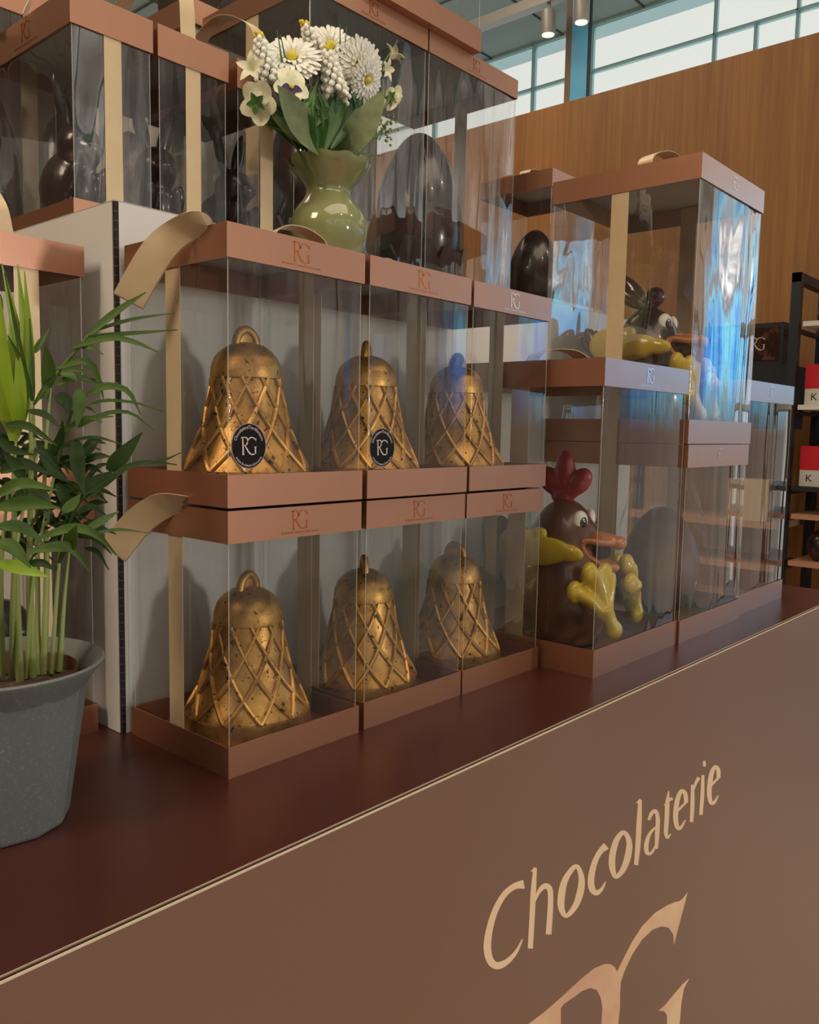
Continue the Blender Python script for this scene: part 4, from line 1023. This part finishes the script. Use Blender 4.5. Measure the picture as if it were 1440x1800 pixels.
def palm():
    t = thing('potted_palm', 'young parlour palm in a faceted grey speckled pot at the counter end', 'potted plant')
    T = Matrix.Translation(PC)
    b = MB(); n = 12
    b.lathe([(0.0, 0.0), (0.0475, 0.0), (0.0485, 0.002), (0.0640, 0.106), (0.0640, 0.107)], n, M=T @ Matrix.Rotation(0.12, 4, 'Z')); b.build('pot', M_POT, t)
    b = MB(); b.lathe([(0.0625, 0.104), (0.0690, 0.114), (0.0755, 0.1215), (0.0765, 0.1240), (0.0750, 0.1255), (0.0715, 0.1225), (0.0640, 0.112), (0.0590, 0.095), (0.055, 0.07)], 64, M=T); b.build('pot_rim', M_POT, t, 50)
    b = MB(); b.lathe([(0.0545, 0.08), (0.0550, 0.117), (0.0562, 0.1185), (0.0568, 0.117), (0.0560, 0.08)], 48, M=T); b.build('nursery_pot', M_NURSERY, t, 50)
    b = MB(); rows = []
    for i in range(12):
        r = 0.0545 * i / 11; rows.append([(r * cos(a), r * sin(a), 0.108 + 0.004 * noise.noise((r * 90 * cos(a), r * 90 * sin(a), 1)) + 0.002 * noise.noise((r * 300 * cos(a), r * 300 * sin(a), 4))) for a in [2 * pi * k / 48 for k in range(48)]])
    b.grid(rows, closed_u=True, M=T); b.build('soil', M_SOIL, t, 60)
    Z = PC.z + 0.108
    S = [((4, 1188), [(2, 1000), (14, 860)], .05, 5.2), ((35, 1196), [(28, 1000), (24, 850), (28, 775)], .04, 6.0), ((57, 1190), [(52, 1000), (55, 800), (52, 690)], .05, 6.5), ((76, 1185), [(82, 1000), (78, 850), (89, 675)], .06, 5.6),
         ((66, 1186), [(66, 1010), (62, 820), (58, 690)], .07, 4.8), ((104, 1180), [(112, 1060), (122, 965)], .06, 5.5), ((90, 1184), [(104, 990), (112, 940), (148, 872)], .055, 3.6), ((45, 1192), [(60, 1010), (95, 840), (125, 722)], .045, 3.4), ((20, 1192), [(24, 1010), (40, 900), (66, 800)], .03, 4.2), ((-15, 1195), [(-10, 1010), (-6, 900), (-10, 800)], .03, 6)]
    for (q, rest, yy, w) in S:
        p0 = at(*q, z=Z); pts = [p0] + [at(*r, y=yy) for r in rest]; P = smooth_path(pts, 16); k = w * 0.00040
        b = MB(); b.tube(P, [k * (1.25 - 0.85 * i / 15) for i in range(16)], 9)
        for u in (3, 6): b.ell(P[u], (k * 1.12, k * 1.12, k * .4), 9, 4)
        b.build('stem', M_STEM, t, 60)

    def frond(name, m, items, yy, jit=0.012, rach=None):
        b = MB(); r = random.Random(len(items) * 7 + int(items[0][0][0][0]))
        for pts, w in items:
            dy = r.uniform(-jit, jit); n = len(pts)
            P = [at(x, y, y=yy + dy * (i / (n - 1)) - 0.010 * i / (n - 1)) for i, (x, y) in enumerate(pts)]
            b.leaf(P, w * 0.00043, nrm=(-.45 + r.uniform(-.4, .4), -.8, .35), fold=.22, prof=lambda u: sin(pi * min(1, .05 + u * .945) ** .75) ** .95)
        if rach: b.tube(smooth_path([at(*q, y=yy) for q in rach], 12), 0.0013, 6)
        b.build(name, m, t, 60)
    frond('frond', M_LEAF, [([(155, 590), (205, 548), (256, 514)], 15), ([(158, 591), (230, 586), (311, 580)], 9), ([(160, 583), (230, 562), (306, 550)], 7), ([(125, 612), (190, 594), (235, 601), (278, 619)], 13), ([(143, 611), (162, 612), (181, 623)], 8),
                            ([(100, 648), (150, 635), (172, 663), (182, 702)], 14), ([(94, 677), (135, 664), (191, 676)], 13), ([(102, 660), (130, 650), (160, 657)], 10), ([(104, 655), (125, 660), (137, 672)], 14)], 0.060, rach=[(81, 700), (89, 675), (108, 645), (130, 620), (156, 589)])
    frond('frond', M_LEAF, [([(85, 682), (83, 645), (80, 608)], 27), ([(61, 620), (72, 602), (87, 578)], 12), ([(60, 712), (80, 680), (100, 660)], 8), ([(62, 705), (75, 690), (95, 640)], 8)], 0.050)
    frond('frond', M_LEAF, [([(140, 684), (139, 715), (135, 752)], 24), ([(150, 696), (185, 679), (225, 688), (247, 729)], 14), ([(150, 713), (185, 704), (238, 708), (286, 723)], 6), ([(140, 748), (185, 727), (230, 726), (271, 756)], 8), ([(137, 751), (165, 735), (199, 732)], 11), ([(150, 716), (160, 720), (168, 726)], 6), ([(110, 760), (150, 735), (180, 742)], 9)], 0.045, rach=[(95, 840), (112, 770), (126, 722)])
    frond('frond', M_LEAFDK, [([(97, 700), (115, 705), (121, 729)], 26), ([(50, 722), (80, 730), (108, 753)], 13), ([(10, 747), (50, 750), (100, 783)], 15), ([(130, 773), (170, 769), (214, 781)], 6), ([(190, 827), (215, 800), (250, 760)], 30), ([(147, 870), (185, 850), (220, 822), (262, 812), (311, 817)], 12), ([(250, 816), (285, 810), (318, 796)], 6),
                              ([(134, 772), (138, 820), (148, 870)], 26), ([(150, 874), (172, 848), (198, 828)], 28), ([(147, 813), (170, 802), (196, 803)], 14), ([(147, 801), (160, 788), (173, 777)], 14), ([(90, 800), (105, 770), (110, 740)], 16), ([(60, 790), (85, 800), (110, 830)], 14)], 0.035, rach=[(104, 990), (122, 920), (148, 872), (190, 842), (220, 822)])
    frond('frond', M_LEAF, [([(72, 945), (128, 928), (170, 940), (205, 976)], 17), ([(53, 969), (101, 961), (130, 967), (159, 1006)], 19), ([(160, 938), (210, 931), (262, 937)], 6), ([(150, 932), (180, 915), (209, 899)], 14), ([(122, 966), (128, 945), (135, 924)], 26), ([(110, 900), (128, 885), (142, 868)], 18)], 0.020)
    frond('frond', M_LEAF, [([(-4, 925), (40, 928), (78, 956)], 20), ([(-4, 952), (25, 965), (54, 998)], 24), ([(-4, 893), (50, 885), (105, 893)], 24), ([(-5, 870), (40, 850), (100, 862)], 20)], 0.005)
    frond('frond', M_LIME, [([(-4, 990), (40, 1000), (86, 1014)], 22)], 0.010)
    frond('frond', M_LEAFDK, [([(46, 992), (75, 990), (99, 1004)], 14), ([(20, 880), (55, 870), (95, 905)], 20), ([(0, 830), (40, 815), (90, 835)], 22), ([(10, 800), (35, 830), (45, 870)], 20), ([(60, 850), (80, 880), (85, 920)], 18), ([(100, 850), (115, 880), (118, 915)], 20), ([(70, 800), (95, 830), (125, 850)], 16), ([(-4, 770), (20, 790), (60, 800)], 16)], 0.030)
    r = random.Random(11); items = []
    for k in range(84):
        x, y = r.uniform(-10, 150), r.uniform(780, 965); a = r.uniform(-.9, .9) + (pi if r.random() < .45 else 0); l = r.uniform(40, 75)
        items.append(([(x, y), (x + l * .5 * cos(a), y + l * .5 * sin(a) - 9), (x + l * cos(a), y + l * sin(a) + 8)], r.uniform(8, 16)))
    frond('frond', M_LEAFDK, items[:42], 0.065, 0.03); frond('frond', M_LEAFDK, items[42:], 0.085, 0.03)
    frond('young_frond', M_LIME, [([(22, 775), (10, 660), (0, 520)], 26), ([(26, 775), (26, 680), (17, 560)], 28), ([(30, 770), (36, 690), (30, 600)], 22), ([(18, 760), (-2, 690), (-12, 600)], 22), ([(52, 700), (28, 580), (3, 463)], 17), ([(54, 700), (44, 590), (31, 465)], 16), ([(56, 700), (52, 600), (43, 477)], 14), ([(40, 745), (44, 700), (42, 660)], 16)], 0.045, 0.006)
    frond('young_frond', M_LEAF, [([(57, 705), (40, 640), (14, 590)], 10), ([(59, 705), (56, 650), (52, 560)], 8), ([(54, 700), (35, 610), (8, 480)], 9)], 0.038, 0.004)


palm()


# ------------------------------------------------------------------ shelf by the wood wall
def shelf():
    X0, X1 = 2.55, 2.85
    t = thing('shelf_unit', 'black metal shelf unit against the wood wall beyond the counter', 'shelf', (2.7, 0, -0.95))
    b = MB(); z0 = 0.0

    def bar(x0, x1, y0, y1, a, c, nm, m=M_BLACK):
        b = MB(); b.box(x0 - 2.7, x1 - 2.7, y0, y1, a + 0.95, c + 0.95); b.build(nm, m, t)
    for yl in (0.368, -0.50):
        bar(X0, X0 + 0.03, yl - 0.03, yl, -0.95, 0.845, 'upright'); bar(X1, X1 + 0.03, yl - 0.03, yl, -0.95, 0.845, 'upright'); bar(X0, X1 + 0.03, yl - 0.0301, yl, 0.815, 0.845, 'cross_bar')
        for z in (0.665, 0.39, 0.12, -0.14): bar(X0 + 0.03, X1, yl - 0.025, yl - 0.005, z - 0.012, z, 'cross_bar')
    for z, m, nm in ((0.668, M_SHELFW, 'shelf_board'), (0.394, M_SHELFW, 'shelf_board'), (0.122, M_BLACK, 'shelf_board'), (0.028, M_SHELFC, 'shelf_board'), (-0.132, M_SHELFC, 'shelf_board')):
        bar(X0 + 0.002, X1 + 0.028, -0.495, 0.325, z, z + 0.016, nm, m)
    e = MB(); egg_mesh(e, 0.035, 0.085, 0); o = e.build('decorative_egg', M_EGGW, None, 60, (2.62, 0.262, 0.6842)); tag(o, 'pale speckled egg on the top white shelf board', 'egg')
    for (z, lab) in ((0.4102, 'red and white carton on the second white shelf board'), (0.1382, 'red and white carton on the lower dark shelf board')):
        c = thing('carton', lab, 'carton', (2.59, 0.122, z), 0, 'red and white cartons')
        b = MB(); b.box(0, 0.14, 0, 0.195, 0, 0.055); b.build('carton_base', M_BOXWH, c)
        b = MB(); b.box(-0.001, 0.141, -0.001, 0.196, 0.0552, 0.135); b.build('carton_lid', M_BOXRED, c)
        for k, ch in enumerate('KI'):
            lettering('letter', ch, 0.034, M_INK, c, Matrix.Translation((-0.0005, 0.165 - 0.050 * k, 0.016)) @ Matrix.Rotation(-pi / 2, 4, 'Z'))
    o = choc_egg('dark chocolate egg on the lowest copper shelf board of the black shelf', 2.63, 0.245, -0.1158, 0.045, 0.11, nest=False)
    # second unit: black rack with a boxed assortment, further along the wall
    r = thing('wall_rack', 'low black rack with dark panels left of the shelf unit', 'rack', (2.7, 0.62, -0.95))
    b = MB(); b.box(-0.10, 0.10, -0.24, 0.35, 1.28, 1.50); b.build('rack_body', M_BLACK, r)
    b = MB()
    for y in (-0.22, 0.32): b.box(-0.02, 0.02, y, y + 0.03, 0, 1.28)
    b.build('rack_leg', M_BLACK, r)
    b = MB(); b.box(-0.10, 0.20, -0.24, 0.35, 0.93, 0.955); b.build('rack_shelf', M_SHELFC, r)
    b = MB(); b.box(-0.10, 0.20, -0.24, 0.35, 0.78, 0.80); b.build('rack_shelf', M_SHELFC, r)
    a = thing('chocolate_assortment', 'dark boxed chocolate assortment with a white emblem on the black rack', 'chocolate box', (2.66, 0.42, 0.5506))
    b = MB(); b.box(0, 0.06, 0, 0.28, 0, 0.150); b.build('carton', M_BLACK, a)
    b = MB(); b.box(-0.002, 0, 0.012, 0.268, 0.02, 0.134); b.build('window', mat('dark_brown_window', (0.035, 0.016, 0.012), 0.2, col2=(0.16, 0.07, 0.045), nscale=28, lo=.5, hi=.72), a)
    b = MB(); monogram(b, 0.045, 0.001, Matrix.Translation((-0.003, 0.085, 0.078)) @ Matrix.Rotation(-pi / 2, 4, 'Z')); b.build('emblem', M_BOXWH, a)
    p = MB(); p.box(2.62, 2.64, 0.44, 0.52, 0.0, 0.01)
    c = MB(); c.box(2.60, 2.72, 0.30 + 0.12, 0.56, 0.0052, 0.150); tag(c.build('carton', mat('beige_carton', (0.50, 0.37, 0.24), 0.6)), 'plain beige carton on the copper rack shelf', 'carton')


shelf()
